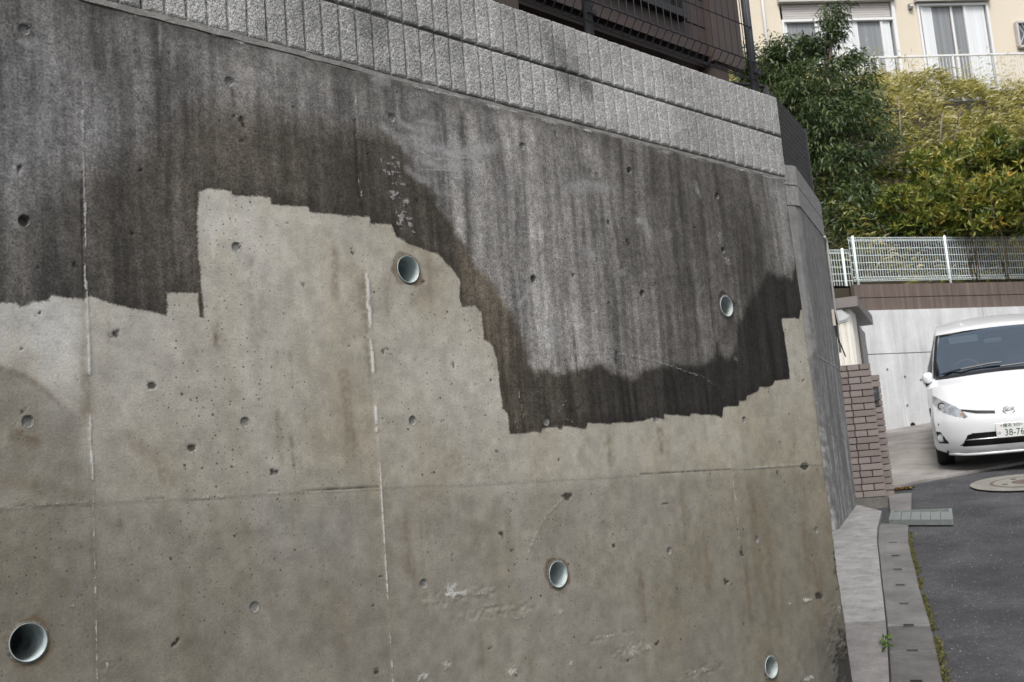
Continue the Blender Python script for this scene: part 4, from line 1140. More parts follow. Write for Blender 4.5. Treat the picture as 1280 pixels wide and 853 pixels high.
bbox(MB(), -.3, 12.6, .17, .30, ZT, ZB - .03).build('backing', mat('dark_earth', (.03, .022, .018), .9), boards)
wht = mat('white_fence', (.68, .76, .76), .4, 0, .05, 10)
def white_fence(name, px_posts, rho_q, z0, z1, s0, s1, label, cellx=.05):
    t = thing(name, B0 + BD * s0 + BN * rho_q + np.array([0, 0, z0]), label, 'fence', 'white mesh fences above the pale wall')
    P = lambda s, z, dq=0.0: B0 + BD * s + BN * (rho_q + dq) + np.array([0, 0, z])
    for s in px_posts: MB().tube([P(s, z0 - .35, -.03), P(s, z1 + .02, -.03)], .022, 8).build('post', wht, t, True)
    m_ = MB(); n = int((s1 - s0) / cellx)
    for k in range(n + 1):
        s = s0 + (s1 - s0) * k / n
        m_.tube([P(s, z1 - .03, .04), P(s, z1, .01), P(s, z1 - .05, 0), P(s, z0 + .07, 0), P(s, z0 + .02, -.04), P(s, z0, .0), P(s, z0 + .03, .04)], .0042, 4, False)
    for (z, dq) in [(z1 - .03, .04), (z1, .01), (z1 - .06, 0), (z0 + .07, 0), (z0 + .02, -.04), (z0, 0)] + [(z0 + .07 + (z1 - z0 - .13) * k / 5, 0) for k in range(1, 5)]:
        m_.tube([P(s0, z, dq), P(s1, z, dq)], .0058, 4, False)
    m_.build('wire_panel', wht, t)
    return t
FQ = .6
def s_of(px, py, q): 
    p = on_plane(px, py, B0 + BN * q, BN); return (p - B0) @ BD
fz1 = on_plane(1120, 297, B0 + BN * FQ, BN)[2]; fz0 = on_plane(1120, 351, B0 + BN * FQ, BN)[2]
s1p, s2p = s_of(1068, 325, FQ), s_of(1183, 325, FQ)
white_fence('guard_fence', [s1p + (s2p - s1p) * k for k in range(0, 6)], FQ, fz0, fz1, s1p - .07, s1p + (s2p - s1p) * 5.2, 'long white wire mesh fence above the pale wall by the shrubs')
gz1 = on_plane(1050, 313.5, B0 + BN * FQ, BN)[2]; gz0 = on_plane(1050, 366, B0 + BN * FQ, BN)[2]
sg = s_of(1052.5, 340, FQ)
white_fence('guard_fence', [sg, sg - (s2p - s1p)], FQ - .05, gz0, gz1, sg - 2.2, s_of(1063, 340, FQ) - .02, 'short lower white mesh fence section beside the side wall edge')

# ================================================================== BANK, HILL
def bank_z(q, s=0.0):
    return np.interp(q, [-.2, .7, 1.2, 3.0, 6.2, 7.2, 12, 60], [ZB - .12, ZB - .03, ZB + .55, ZB + 2.9, EYE + 9.05, EYE + 9.35, EYE + 9.5, EYE + 11])
ss = np.linspace(-9, 16, 51); qs = np.concatenate([np.linspace(.20, 8, 40), np.linspace(9, 60, 12)])
S_, Q_ = np.meshgrid(ss, qs, indexing='ij')
PX = B0[0] + BD[0] * S_ + BN[0] * Q_; PY = B0[1] + BD[1] * S_ + BN[1] * Q_
ZZ = bank_z(Q_) + .25 * (vnoise(S_, Q_, .9, 31, 2) - .5)
idx = np.arange(S_.size).reshape(S_.shape)
Qd = np.stack([idx[:-1, :-1], idx[1:, :-1], idx[1:, 1:], idx[:-1, 1:]], -1).reshape(-1, 4)
o = mesh_np('bank', np.stack([PX, PY, ZZ], -1).reshape(-1, 3), Qd, MATS['soil'], smooth=True); o['kind'] = 'structure'
def bpt(s, q, dz=0.0):
    p = B0 + BD * s + BN * q
    return np.array([p[0], p[1], float(bank_z(q)) + dz])

# ------------------------------------------------------------------ foliage
def leaf_mat(name, cols, rough=.5, trans=.25):
    n = NT(name)
    a = n.attr('rnd')
    cr = n.t.nodes.new('ShaderNodeValToRGB'); cr.color_ramp.interpolation = 'LINEAR'
    e = cr.color_ramp.elements
    e[0].position = 0; e[0].color = (*cols[0], 1); e[1].position = 1; e[1].color = (*cols[-1], 1)
    for i, c_ in enumerate(cols[1:-1]):
        x = e.new((i + 1) / (len(cols) - 1)); x.color = (*c_, 1)
    n.link(a, cr.inputs[0])
    n.set(Base_Color=cr.outputs[0], Roughness=rough)
    tl = n.t.nodes.new('ShaderNodeBsdfTranslucent'); n.link(cr.outputs[0], tl.inputs[0])
    mx = n.t.nodes.new('ShaderNodeMixShader'); mx.inputs[0].default_value = trans
    n.link(n.b.outputs[0], mx.inputs[1]); n.link(tl.outputs[0], mx.inputs[2]); n.link(mx.outputs[0], n.out.inputs[0])
    return n.m
def unit(a): return a / (np.linalg.norm(a, axis=-1, keepdims=True) + 1e-9)
def leaves(name, C, D, L, W, material, parent, rnd, bend=.3, kind=None):
    """leaf blades: base C, direction D, a kinked six-point blade each"""
    n = len(C)
    D = unit(D)
    R = unit(np.cross(D, RNG.normal(size=(n, 3))))
    U = np.cross(R, D)
    L = L[:, None]; W = W[:, None]
    m = C + D * L * .45 - U * 0 * L
    t = C + D * L - np.array([0, 0, 1.0]) * L * bend
    V = np.stack([C, m + R * W / 2 + U * W * .18, t, m - R * W / 2 + U * W * .18, m], 1).reshape(-1, 3)
    b = np.arange(n)[:, None] * 5
    Q = np.concatenate([b + [0, 1, 4], b + [1, 2, 4], b + [0, 4, 3], b + [4, 2, 3]], 0)
    return mesh_np(name, V, Q, material, parent, False, dict(rnd=np.repeat(rnd, 5)), kind)
tree_m = leaf_mat('evergreen_leaf', [(.016, .030, .010), (.036, .068, .018), (.08, .12, .035), (.17, .20, .075)], .42, .2)
shrub_m = leaf_mat('shrub_leaf', [(.025, .05, .012), (.08, .12, .022), (.20, .23, .04), (.32, .29, .055), (.40, .24, .04)], .42, .25)
sasa_m = leaf_mat('bamboo_leaf', [(.045, .06, .010), (.17, .17, .028), (.35, .315, .065), (.52, .46, .17), (.70, .66, .42)], .5, .3)
bark = mat('bark', (.10, .075, .055), .9, 0, .3, 20, .5, 40)

def crown_points(blobs, n):
    """points near the surface of a union of ellipsoids, clumped"""
    vol = np.array([b[1][0] * b[1][1] * b[1][2] for b in blobs]) ** .75
    pick = RNG.choice(len(blobs), n, p=vol / vol.sum())
    c = np.array([b[0] for b in blobs])[pick]; r = np.array([b[1] for b in blobs])[pick]
    d = unit(RNG.normal(size=(n, 3)))
    rr = RNG.random(n) ** .35
    return c + d * r * rr[:, None], d, rr
TB = np.array(bpt(-2.2, 3.0)); TB = at(1035, 330, 22.3); TB[2] = bank_z((TB - B0) @ BN)
tree = thing('evergreen_tree', TB, 'dark green evergreen tree behind the side fence, left of the bank', 'tree')
def P3(px, py, rho): return at(px, py, rho)
spec = [(1005, 110, 22.2, 42, 44), (1050, 95, 22.6, 34, 40), (1040, 40, 22.4, 22, 34), (1020, 60, 22.6, 24, 26), (970, 75, 22.4, 34, 40), (985, 140, 22.2, 36, 40), (1040, 150, 22.0, 44, 42), (1075, 130, 22.4, 24, 28), (1085, 150, 22.3, 22, 18), (1020, 200, 22.0, 42, 42), (1065, 200, 21.8, 38, 38), (1060, 250, 21.6, 46, 38), (1020, 255, 22.0, 40, 44), (1090, 235, 21.6, 26, 26), (1060, 290, 21.4, 46, 26), (1040, 312, 21.2, 26, 20), (1095, 170, 22.2, 24, 24), (1047, 12, 22.3, 9, 22), (1034, 20, 22.4, 8, 20), (1067, 70, 22.4, 14, 12), (955, 110, 22.6, 24, 30), (1000, 60, 22.6, 16, 20), (935, 90, 22.8, 26, 40)]
blobs = []
for (x, y, rho, rx, ry) in spec:
    c_ = P3(x, y, rho); k = rho * .93 / FPX
    blobs.append((c_, np.array([rx * k, rx * k, ry * k])))
# twig clumps: every clump is a short spray of leaves
cl_c, cl_d, rr = crown_points(blobs, 2700)
cl_c = cl_c + cl_d * (vnoise(cl_c[:, 0] * 3.1, cl_c[:, 2] * 3.1, 1, 41)[:, None] - .55) * .7
vk = vnoise(cl_c[:, 0] * 2.7, cl_c[:, 2] * 2.7 + cl_c[:, 1], 1, 42) > .27
cl_c, cl_d, rr = cl_c[vk], cl_d[vk], rr[vk]
per = 13
C = np.repeat(cl_c, per, 0) + RNG.normal(size=(len(cl_c) * per, 3)) * [.085, .085, .07]
D = np.repeat(cl_d, per, 0) * .7 + RNG.normal(size=C.shape) * .6 + [0, 0, -.35]
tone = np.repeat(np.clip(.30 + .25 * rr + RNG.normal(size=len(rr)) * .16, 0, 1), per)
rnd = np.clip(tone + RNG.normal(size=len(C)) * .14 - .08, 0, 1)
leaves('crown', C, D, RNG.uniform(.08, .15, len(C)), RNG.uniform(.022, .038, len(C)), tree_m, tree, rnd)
m_ = MB()
top = P3(1030, 150, 22.2); m_.tube([TB - [0, 0, .3], TB + (top - TB) * .5 + [.05, 0, 0], top, P3(1042, 30, 22.3)], [.11, .085, .05, .012], 8)
m_.build('trunk', bark, tree, True)
for (x, y, rho, *_) in spec[::2]:
    e_ = P3(x, y, rho); s_ = TB + (top - TB) * random.uniform(.3, .9)
    MB().tube([s_, (s_ + e_) / 2 + [0, 0, .08], e_], [.035, .022, .008], 6).build('limb', bark, tree, True)

# shrubs on the lower bank, each one a thing
sh_spec = [(1120, 262, 21.6, 34, 34, .40), (1165, 255, 21.4, 36, 40, .50), (1205, 262, 21.3, 32, 34, .42), (1245, 250, 21.4, 34, 42, .55), (1285, 258, 21.5, 30, 40, .45), (1150, 215, 22.6, 34, 26, .42), (1195, 205, 22.8, 36, 28, .46), (1240, 200, 22.8, 34, 30, .38), (1280, 205, 22.9, 30, 30, .42), (1085, 280, 21.6, 34, 24, .22), (1130, 288, 21.4, 34, 14, .28), (1215, 285, 21.4, 40, 14, .34), (1330, 240, 21.6, 40, 46, .42)]
sh_lab = ['leafy green shrub right of the dark tree above the fence', 'shrub with yellow and orange leaves above the white fence post', 'green shrub between two yellowing shrubs above the white fence', 'tall yellow-green rosette shrub over the right part of the fence', 'shrub at the right frame edge just above the white fence', 'upper bank shrub nearest to the dark tree, olive leaved', 'upper bank shrub in mid slope below the bamboo grass', 'dark green upper bank shrub toward the right of the slope', 'upper bank shrub at the right frame edge', 'low dark shrub at the foot of the dark tree by the fence', 'low dark shrub hugging the left part of the long fence', 'low shrub hugging the right part of the long fence', 'shrub on the bank just outside the right frame edge']
for (x, y, rho, rx, ry, tb), lb in zip(sh_spec, sh_lab):
    c_ = P3(x, y, rho); k = rho * .93 / FPX
    base = c_.copy(); base[2] = bank_z((c_ - B0) @ BN)
    t = thing('evergreen_shrub', base, lb, 'shrub', 'evergreen shrubs on the bank')
    bl_ = [(c_, np.array([rx * k, rx * k * .9, ry * k]))] + [(c_ + RNG.normal(size=3) * [rx * k * .55, rx * k * .5, ry * k * .5], np.array([rx * k * .5, rx * k * .5, ry * k * .45])) for _ in range(4)]
    cc, dd, r_ = crown_points(bl_, 170)
    per = 11       # rosettes of leaves at the twig ends
    ax = unit(dd + [0, 0, .9])
    C = np.repeat(cc, per, 0) + RNG.normal(size=(len(cc) * per, 3)) * .012
    D = np.repeat(ax, per, 0) * .55 + RNG.normal(size=C.shape) * .55
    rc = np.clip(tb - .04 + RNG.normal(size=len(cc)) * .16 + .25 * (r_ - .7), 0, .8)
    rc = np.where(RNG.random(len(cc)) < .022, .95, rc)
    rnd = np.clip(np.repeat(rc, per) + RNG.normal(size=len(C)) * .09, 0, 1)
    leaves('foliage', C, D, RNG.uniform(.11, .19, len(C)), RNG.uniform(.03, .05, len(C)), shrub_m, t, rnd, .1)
    for _ in range(3):
        e_ = c_ + RNG.normal(size=3) * [rx * k * .4, rx * k * .4, ry * k * .3]
        MB().tube([base - [0, 0, .1], (base + e_) / 2 + RNG.normal(size=3) * .05, e_], [.010, .008, .005], 5).build('stem', bark, t, True)
# bamboo grass covering the upper bank
n = 52000
s_ = RNG.uniform(-5, 10, n); q_ = RNG.uniform(.72, 7.9, n)
P = B0[None] + BD * s_[:, None] + BN * q_[:, None]
hum = vnoise(s_, q_, 1.3, 51, 3)
P[:, 2] = bank_z(q_) - .05 + sstep(.25, .75, hum) * .55 + RNG.random(n) * .30
D = RNG.normal(size=(n, 3)) * [.5, .5, .35] + BD * .55 + [0, 0, .35] - BN * .25
rnd = np.clip(.38 + (vnoise(s_, q_, 2.2, 52, 2) - .5) * .7 + RNG.normal(size=n) * .16 + (q_ - 4) * .02, 0, 1)
rnd = np.where(RNG.random(n) < .07, .97, rnd)
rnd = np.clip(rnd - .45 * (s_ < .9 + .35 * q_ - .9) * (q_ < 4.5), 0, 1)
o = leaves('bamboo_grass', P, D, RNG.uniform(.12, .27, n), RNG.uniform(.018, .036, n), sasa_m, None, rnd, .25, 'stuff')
tag(o, 'yellow-green bamboo grass covering the bank below the cream house', 'grass', kind='stuff')
# feathery taller tips along its crest
n = 4500
s_ = RNG.uniform(-1.5, 11, n); q_ = RNG.uniform(5.6, 7.9, n)
st_h = RNG.random(n) ** 2 * .9
P = B0[None] + BD * s_[:, None] + BN * q_[:, None]; P[:, 2] = bank_z(q_) + .30 + RNG.random(n) * .25 + st_h * (vnoise(s_, q_ * 0, 1.2, 53) * 1.1)
o = leaves('bamboo_grass', P, RNG.normal(size=(n, 3)) * .5 + BD * .6 + [0, 0, .5], RNG.uniform(.12, .26, n), RNG.uniform(.012, .024, n), sasa_m, None, np.clip(RNG.normal(.6, .2, n), 0, 1), .3, 'stuff')
tag(o, 'feathery bamboo grass tips along the crest of the bank', 'grass', kind='stuff')
for k, (x0, y0, x1, y1) in enumerate(((1188, 172, 1201, 140), (1172, 165, 1180, 132), (1125, 190, 1123, 120))):
    a, b = at(x0, y0, 23.5), at(x1, y1, 23.9)
    t = thing('bare_twig', a, ['bare grey twig leaning right on the middle of the bank', 'short bare grey twig left of the leaning twig', 'tall thin bare twig beside the dark tree'][k], 'twig')
    MB().tube([a - [0, 0, .3], (a + b) / 2 + [.04, 0, 0], b], [.022, .018, .008], 5).build('stem', mat('grey_bark', (.20, .17, .14), .9), t, True)
    MB().tube([(a + b) / 2 + [.04, 0, 0], (a + b) / 2 + RNG.normal(size=3) * .12 + [0, 0, .25]], [.012, .004], 5).build('side_shoot', MATS['grey_bark'], t, True)
# moss and weeds in the kerb joints
mo_m = leaf_mat('moss', [(.05, .055, .018), (.10, .095, .03), (.14, .12, .045)], .9, .1)
n = 3000
u = RNG.random(n); seg = (u * (len(kr) - 8)).astype(int) + 7; seg = np.clip(seg, 0, len(kr) - 2); f = RNG.random(n)
KRa = np.array(kr)
P = KRa[seg] * (1 - f[:, None]) + KRa[seg + 1] * f[:, None]
side_n = np.array([math.sin(rad(152)), math.cos(rad(152)), 0])
P = P + side_n * (np.abs(RNG.normal(size=n)) * .014 * (.4 + vnoise(P[:, 0] * 6, P[:, 1] * 6, 1, 61)) + .004)[:, None]
P[:, 2] = ground_z(P[:, 0], P[:, 1]) + .005
keepm = vnoise(P[:, 0] * 5, P[:, 1] * 5, 1, 62) > .36
P = P[keepm]
o = leaves('moss', P, RNG.normal(size=P.shape) * .6 + [0, 0, .5], RNG.uniform(.010, .024, len(P)), RNG.uniform(.006, .012, len(P)), mo_m, None, RNG.random(len(P)), .1, 'stuff')
tag(o, 'yellowish moss along the edge between kerb and asphalt', 'moss', kind='stuff')
wp = on_ground(1108, 812); n = 70
weed = thing('weed', wp, 'small green weed growing between the strip and the kerb', 'plant')
wl = leaf_mat('weed_leaf', [(.05, .09, .02), (.10, .16, .03)], .5, .2)
dk_ = np.array([*GD, 0])
P = wp + dk_ * RNG.uniform(-.35, .35, n)[:, None] + RNG.normal(size=(n, 3)) * [.012, .012, 0] + [0, 0, .05]
leaves('leaf_tuft', P, RNG.normal(size=P.shape) * .5 + [0, 0, .5], RNG.uniform(.02, .05, n), RNG.uniform(.008, .018, n), wl, weed, RNG.random(n), .2, 'stuff')
n = 260
gp = on_ground(1128, 613)
P = gp + eu * RNG.uniform(-.16, .10, n)[:, None] + dk_ * RNG.normal(size=n)[:, None] * .03 + [0, 0, .02]
lt = thing('leaf_litter', gp, 'small drift of fallen orange leaves at the driveway edge', 'leaves')
leaves('fallen_leaves', P, RNG.normal(size=P.shape) * [1, 1, .2], RNG.uniform(.02, .05, n), RNG.uniform(.015, .03, n), leaf_mat('orange_leaf', [(.12, .07, .02), (.22, .13, .035)], .8, .1), lt, RNG.random(n), .05)

# ================================================================== CREAM HOUSE ON THE HILL
rA, rB = np.array([25.73, 13.38]), np.array([29.5, 10.61])
hd = (rB - rA) / np.linalg.norm(rB - rA); hn = np.array([-hd[1], hd[0]])      # hn away from camera
hn = hn if hn @ rA > 0 else -hn
HQ = 1.0
H0 = rA + hn * HQ
H3, N3, D3 = z3(H0, 0), z3(hn, 0), z3(hd, 0)
def fac(px, py, dq=0.0):
    p = on_plane(px, py, H3 + N3 * dq, N3); return (p - H3) @ D3, p[2]
def hbox(mb, s0, s1, z0, z1, q0, q1):
    c = H3 + D3 * (s0 + s1) / 2 + N3 * (q0 + q1) / 2
    return mb.box((c[0], c[1], (z0 + z1) / 2), (abs(s1 - s0), abs(q1 - q0), abs(z1 - z0)), D3, N3)
HF = EYE + 9.3
house = thing('cream_house', H3 + np.array([0, 0, HF]), 'cream rendered house with sliding windows at the top of the bank', 'house')
crm = NT('cream_render'); v = crm.coord('Object'); f = crm.noise(v, 40, 3, .6); f2 = crm.noise(v, .8, 3, .6)
crm.bump(f, .25, .01); crm.set(Base_Color=crm.scale(crm.mix(f2, (.58, .525, .43), (.635, .58, .48)), crm.rng(f, .3, .7, .96, 1.04)), Roughness=.9)
frm = mat('white_frame', (.68, .69, .70), .4, 0, .03, 5)
shut = mat('shutter_grey', (.45, .43, .42), .5, 0, .05, 5)
glass = mat('house_glass', (.10, .115, .125), .06, 0, .1, 2)
curt = mat('curtain', (.62, .65, .68), .9, 0, .18, 1.0, 0, 80, (26, 26, .2))
curtd = mat('curtain_dim', (.20, .215, .23), .5, 0, .3, 1.0, 0, 80, (22, 22, .2))
(wl0, _), (wl1, _) = fac(979, 50), fac(1121, 50)
(wr0, _), (wr1, _) = fac(1152, 60), fac(1241, 55)
zlt = fac(1060, 4)[1]; zrt = fac(1190, 4)[1]
ztop_l, ztop_r = zlt, zrt
zmid = fac(1060, 24)[1]
WB = HF + .12
TOPW = ztop_r + 3.2
segs = [(-6, wl0), (wl1, wr0), (wr1, wr1 + 5)]
for a, b in segs: hbox(MB(), a, b, HF - .6, TOPW, 0, .2).build('wall', crm.m, house)
for a, b, zt in ((wl0, wl1, ztop_l), (wr0, wr1, ztop_r)):
    hbox(MB(), a, b, zt, TOPW, 0, .2).build('wall', crm.m, house)
    hbox(MB(), a, b, HF - .6, WB, 0, .2).build('wall', crm.m, house)
hbox(MB(), -6, wr1 + 5, HF - .6, TOPW - .1, 1.2, 1.4).build('room_back', mat('room', (.12, .12, .12)), house)
hbox(MB(), -6.6, wr1 + 5.6, TOPW, TOPW + .25, -.7, 6).build('roof', mat('roof_grey', (.10, .10, .105), .7), house)
def sliding(s0, s1, z0, z1, panes, label):
    f = MB(); w = .06
    hbox(f, s0, s0 + w, z0, z1, -.05, .12); hbox(f, s1 - w, s1, z0, z1, -.05, .12); hbox(f, s0 + w, s1 - w, z1 - w, z1, -.05, .12); hbox(f, s0 + w, s1 - w, z0, z0 + w, -.05, .12)
    o = f.build('window', frm, house); o['label'] = label
    for (a, b, kind_) in panes:
        a, b = s0 + (s1 - s0) * a, s0 + (s1 - s0) * b
        m_ = MB(); dq = .02 if kind_ == 'c' else .055
        hbox(m_, a, b, z0 + w, z1 - w, dq, dq + .008); m_.build('pane', glass if kind_ != 'c' else curt, o)
        if kind_ == 'd':
            m_ = MB(); hbox(m_, a, b, z0 + w, z1 - w, dq - .004, dq - .001); m_.build('curtain', curtd, o)
        m_ = MB(); hbox(m_, a - .03, a + .03, z0 + w, z1 - w, dq - .03, dq + .03); m_.build('sash', frm, o)
    return o
sliding(wr0, wr1, WB, ztop_r - .02, [(.07, .20, 'c'), (.20, .46, 'd'), (.49, .66, 'd'), (.67, .95, 'c')], 'right sliding window with pale and dark curtains')
lw = sliding(wl0, wl1, WB, zmid, [(.04, .30, 'd'), (.30, .50, 'c'), (.50, .66, 'c'), (.66, .88, 'd'), (.88, .96, 'c')], 'left sliding window under a half-lowered roller shutter')
zs0, zs1 = zmid - .02, ztop_l - .02
for k in range(7):
    a, b = zs0 + (zs1 - zs0) * k / 7, zs0 + (zs1 - zs0) * (k + 1) / 7
    hbox(MB(), wl0 + .06, wl1 - .09, a + .004, b - .004, .0, .03).build('shutter_slat', shut, house)
hbox(MB(), wl0, wl1 - .06, zs0 - .05, zs0, -.03, .04).build('shutter_bar', frm, house)
hbox(MB(), wl0 - .05, wl1 + .04, ztop_l, ztop_l + .34, -.16, 0).build('shutter_box', shut, house)
hbox(MB(), wr0 - .05, wr1 + .04, ztop_r + .01, ztop_r + .34, -.16, 0).build('shutter_box', shut, house)
hbox(MB(), wl1 - .055, wl1 + .03, WB, ztop_l - .003, -.06, .1).build('shutter_rail', frm, house)
dp = fac(955, 30)[0]
m_ = MB(); a = H3 + D3 * dp - N3 * .07; m_.tube([a + [0, 0, HF], a + [0, 0, TOPW]], .04, 10); m_.build('downpipe', frm, house, True)
ls, lz = fac(1137, 9)
m_ = MB(); hbox(m_, ls - .055, ls + .055, lz - .08, lz + .06, -.10, 0); o = m_.build('porch_lamp', mat('lamp_body', (.20, .20, .20), .4), house)
m_ = MB(); hbox(m_, ls - .04, ls + .04, lz - .03, lz + .03, -.12, -.101); m_.build('lamp_glass', mat('lamp_glass', (.6, .6, .58), .3), o)
g0, gz_b = fac(1272, 60); _, gz_t = fac(1272, 30)
gw = MB(); hbox(gw, g0, g0 + .9, gz_b, gz_t, -.06, -.04); og = gw.build('side_window', glass, house)
m_ = MB(); hbox(m_, g0 - .03, g0 + .03, gz_b, gz_t, -.14, -.03); hbox(m_, g0, g0 + .9, gz_t - .03, gz_t + .03, -.14, -.03); hbox(m_, g0, g0 + .9, gz_b - .04, gz_b + .02, -.14, -.03); m_.build('frame', mat('bronze', (.48, .46, .45), .5), og)
m_ = MB()
for k in range(-3, 8):
    for sg_ in (-1, 1):
        a = H3 + D3 * (g0 + .12 * k) - N3 * .12 + [0, 0, gz_b if sg_ > 0 else gz_t]; b = H3 + D3 * (g0 + .12 * k + .35) - N3 * .12 + [0, 0, gz_t if sg_ > 0 else gz_b]
        if 0 <= .12 * k and .12 * k + .35 < .95: m_.tube([a, b], .008, 4)
m_.build('lattice', frm, og)
# balcony railing
rail = thing('balcony_railing', z3(rA, HF), 'white balcony railing with thin upright bars before the cream house', 'railing')
RZ = at(1065, 73, 29.0)[2]
ra3, rd3 = z3(rA, 0) - D3 * 4.5, D3
m_ = MB(); m_.box(ra3 + rd3 * 7.5 + [0, 0, RZ], (15, .05, .045), rd3, N3); m_.build('top_rail', frm, rail)
m_ = MB(); m_.box(ra3 + rd3 * 7.5 + [0, 0, RZ - .95], (15, .04, .04), rd3, N3); m_.build('bottom_rail', frm, rail)
m_ = MB()
for k in range(170): p = ra3 + rd3 * (.09 * k); m_.tube([p + [0, 0, RZ - .95], p + [0, 0, RZ]], .0085, 4, False)
o = m_.build('uprights', frm, rail); 
for k in range(7): 
    p = ra3 + rd3 * (.6 + 2.05 * k + .45); m_ = MB(); m_.box(p + [0, 0, RZ - .55], (.05, .05, 1.1), rd3, N3); m_.build('post', frm, rail)
m_ = MB(); m_.prism([z3(H0 - hd * 6 - hn * 1.25, HF - .6), z3(H0 + hd * 9 - hn * 1.25, HF - .6), z3(H0 + hd * 9, HF - .6), z3(H0 - hd * 6, HF - .6)], (0, 0, .45)); m_.build('terrace', MATS['soil'], house)

# ================================================================== WHITE VAN
VS = .955
SLP = math.atan(.155)
VR = rad(2.5)
vY = np.array([math.sin(GA + VR) * math.cos(SLP), math.cos(GA + VR) * math.cos(SLP), math.sin(SLP)])
vX = np.array([math.sin(GA + VR + math.pi / 2), math.cos(GA + VR + math.pi / 2), 0.0])
vZ = np.cross(vX, vY)
tyre_c = on_ground(1181, 580.5, .03)
VO = tyre_c + vX * .80 * VS - vY * .90 * VS
van = thing('van', (0, 0, 0), 'white parked minivan facing the road, cut off by the right edge', 'van')
van.matrix_world = Matrix(((vX[0], vY[0], vZ[0], VO[0]), (vX[1], vY[1], vZ[1], VO[1]), (vX[2], vY[2], vZ[2], VO[2]), (0, 0, 0, 1)))
ORG[van.name] = np.zeros(3)
PROF = np.array([(.14, .20, .78, .30, 0), (.05, .24, .83, .30, 0), (.01, .36, .87, .31, 0), (0, .48, .885, .33, 0), (.01, .60, .89, .35, 0), (.04, .70, .89, .38, .01), (.09, .81, .885, .40, .03), (.23, .93, .875, .42, .05),
 (.49, 1.045, .86, .40, .05), (.80, 1.13, .84, .36, .05), (1.22, 1.335, .805, .27, .04), (1.66, 1.53, .76, .17, .03), (1.88, 1.62, .735, .13, .03), (2.25, 1.70, .715, .06, .04), (3.0, 1.75, .71, 0, .05), (3.9, 1.73, .70, 0, .05), (4.5, 1.65, .69, -.05, .05), (4.72, 1.5, .67, -.1, .03), (4.78, 1.1, .8, -.15, 0), (4.80, .7, .85, -.15, 0), (4.75, .25, .82, -.15, 0)])
def catmull(P, ds):
    out, key = [], []
    n = len(P)
    for i in range(n - 1):
        p0, p1, p2, p3 = P[max(i - 1, 0)], P[i], P[i + 1], P[min(i + 2, n - 1)]
        L = np.linalg.norm(p2[:2] - p1[:2]); k = max(3, int(L / ds[i]))
        for t in np.arange(k) / k:
            out.append(.5 * ((2 * p1) + (-p0 + p2) * t + (2 * p0 - 5 * p1 + 4 * p2 - p3) * t ** 2 + (-p0 + 3 * p1 - 3 * p2 + p3) * t ** 3)); key.append(i + t)
    out.append(P[-1]); key.append(n - 1)
    return np.array(out), np.array(key)
PROF[:, 2] *= .955
PV, KV = catmull(PROF, [.012] * 13 + [.06] * 8)
us = np.linspace(-1, 1, 181); us = np.sign(us) * np.abs(us) ** .92
PROF_E = 4.6
g = np.abs(us) ** PROF_E
SX = PV[:, 2:3] * us[None]; SY = PV[:, 0:1] + PV[:, 3:4] * g[None]; SZ = PV[:, 1:2] - PV[:, 4:5] * us[None] ** 2
nv, nu = SX.shape
SP = np.stack([SX, SY, SZ], -1)
idx = np.arange(nv * nu).reshape(nv, nu)
SQ = np.stack([idx[:-1, :-1], idx[:-1, 1:], idx[1:, 1:], idx[1:, :-1]], -1).reshape(-1, 4)
SPf = SP.reshape(-1, 3)
fc = SPf[SQ].mean(1); fk = np.repeat((KV[:-1] + KV[1:]) / 2, nu - 1); fu = np.tile((us[:-1] + us[1:]) / 2, nv - 1)
def inpoly(x, z, P):
    c = np.zeros(x.shape, bool)
    for i in range(len(P)):
        (x0, z0), (x1, z1) = P[i], P[i - 1]
        if z0 == z1: continue
        c ^= ((z0 > z) != (z1 > z)) & (x < (x1 - x0) * (z - z0) / (z1 - z0) + x0)
    return c
ax_ = -np.abs(fc[:, 0]); fz = fc[:, 2]
HEAD = [(-.874, .925), (-.80, .895), (-.70, .85), (-.60, .80), (-.53, .75), (-.47, .665), (-.50, .65), (-.62, .68), (-.74, .725), (-.82, .785), (-.868, .86)]
SLIT = [(-.53, .755), (-.36, .732), (-.17, .712), (-.17, .672), (-.36, .692), (-.51, .725)]
INTK = [(-.60, .33), (-.56, .345), (-.50, .445), (-.44, .47), (.0, .475), (.0, .31), (-.55, .31)]
FOG = [(-.865, .50), (-.80, .495), (-.715, .36), (-.73, .345), (-.855, .35), (-.872, .40)]
low = fk < 9.5
cls = np.zeros(len(SQ), int)
cls[(fk > 9.12) & (fk < 12.15) & (np.abs(fu) < .945)] = 1
cls[(fk > 9.0) & (fk <= 12.15) & (np.abs(fu) >= .945)] = 2
cls[(fk > 8.9) & (fk <= 9.12) & (np.abs(fu) < .97)] = 3
for code, P in ((4, HEAD), (6, INTK), (7, FOG)): cls[low & inpoly(ax_, fz, P)] = code
paint = NT('white_paint')
paint.set(Base_Color=(.66, .675, .695), Roughness=.28, Coat_Weight=.6, Coat_Roughness=.06)
vglass = NT('van_glass')
gl = vglass.t.nodes.new('ShaderNodeBsdfGlossy'); gl.inputs['Roughness'].default_value = .02; gl.inputs[0].default_value = (.78, .90, 1, 1)
tp = vglass.t.nodes.new('ShaderNodeBsdfTransparent'); tp.inputs[0].default_value = (.52, .62, .63, 1)
fr_ = vglass.t.nodes.new('ShaderNodeFresnel'); fr_.inputs[0].default_value = 1.55
mx = vglass.t.nodes.new('ShaderNodeMixShader')
vglass.link(vglass.math('ADD', vglass.math('MULTIPLY', fr_.outputs[0], 1.2), .27), mx.inputs[0]); vglass.link(tp.outputs[0], mx.inputs[1]); vglass.link(gl.outputs[0], mx.inputs[2]); vglass.link(mx.outputs[0], vglass.out.inputs[0])
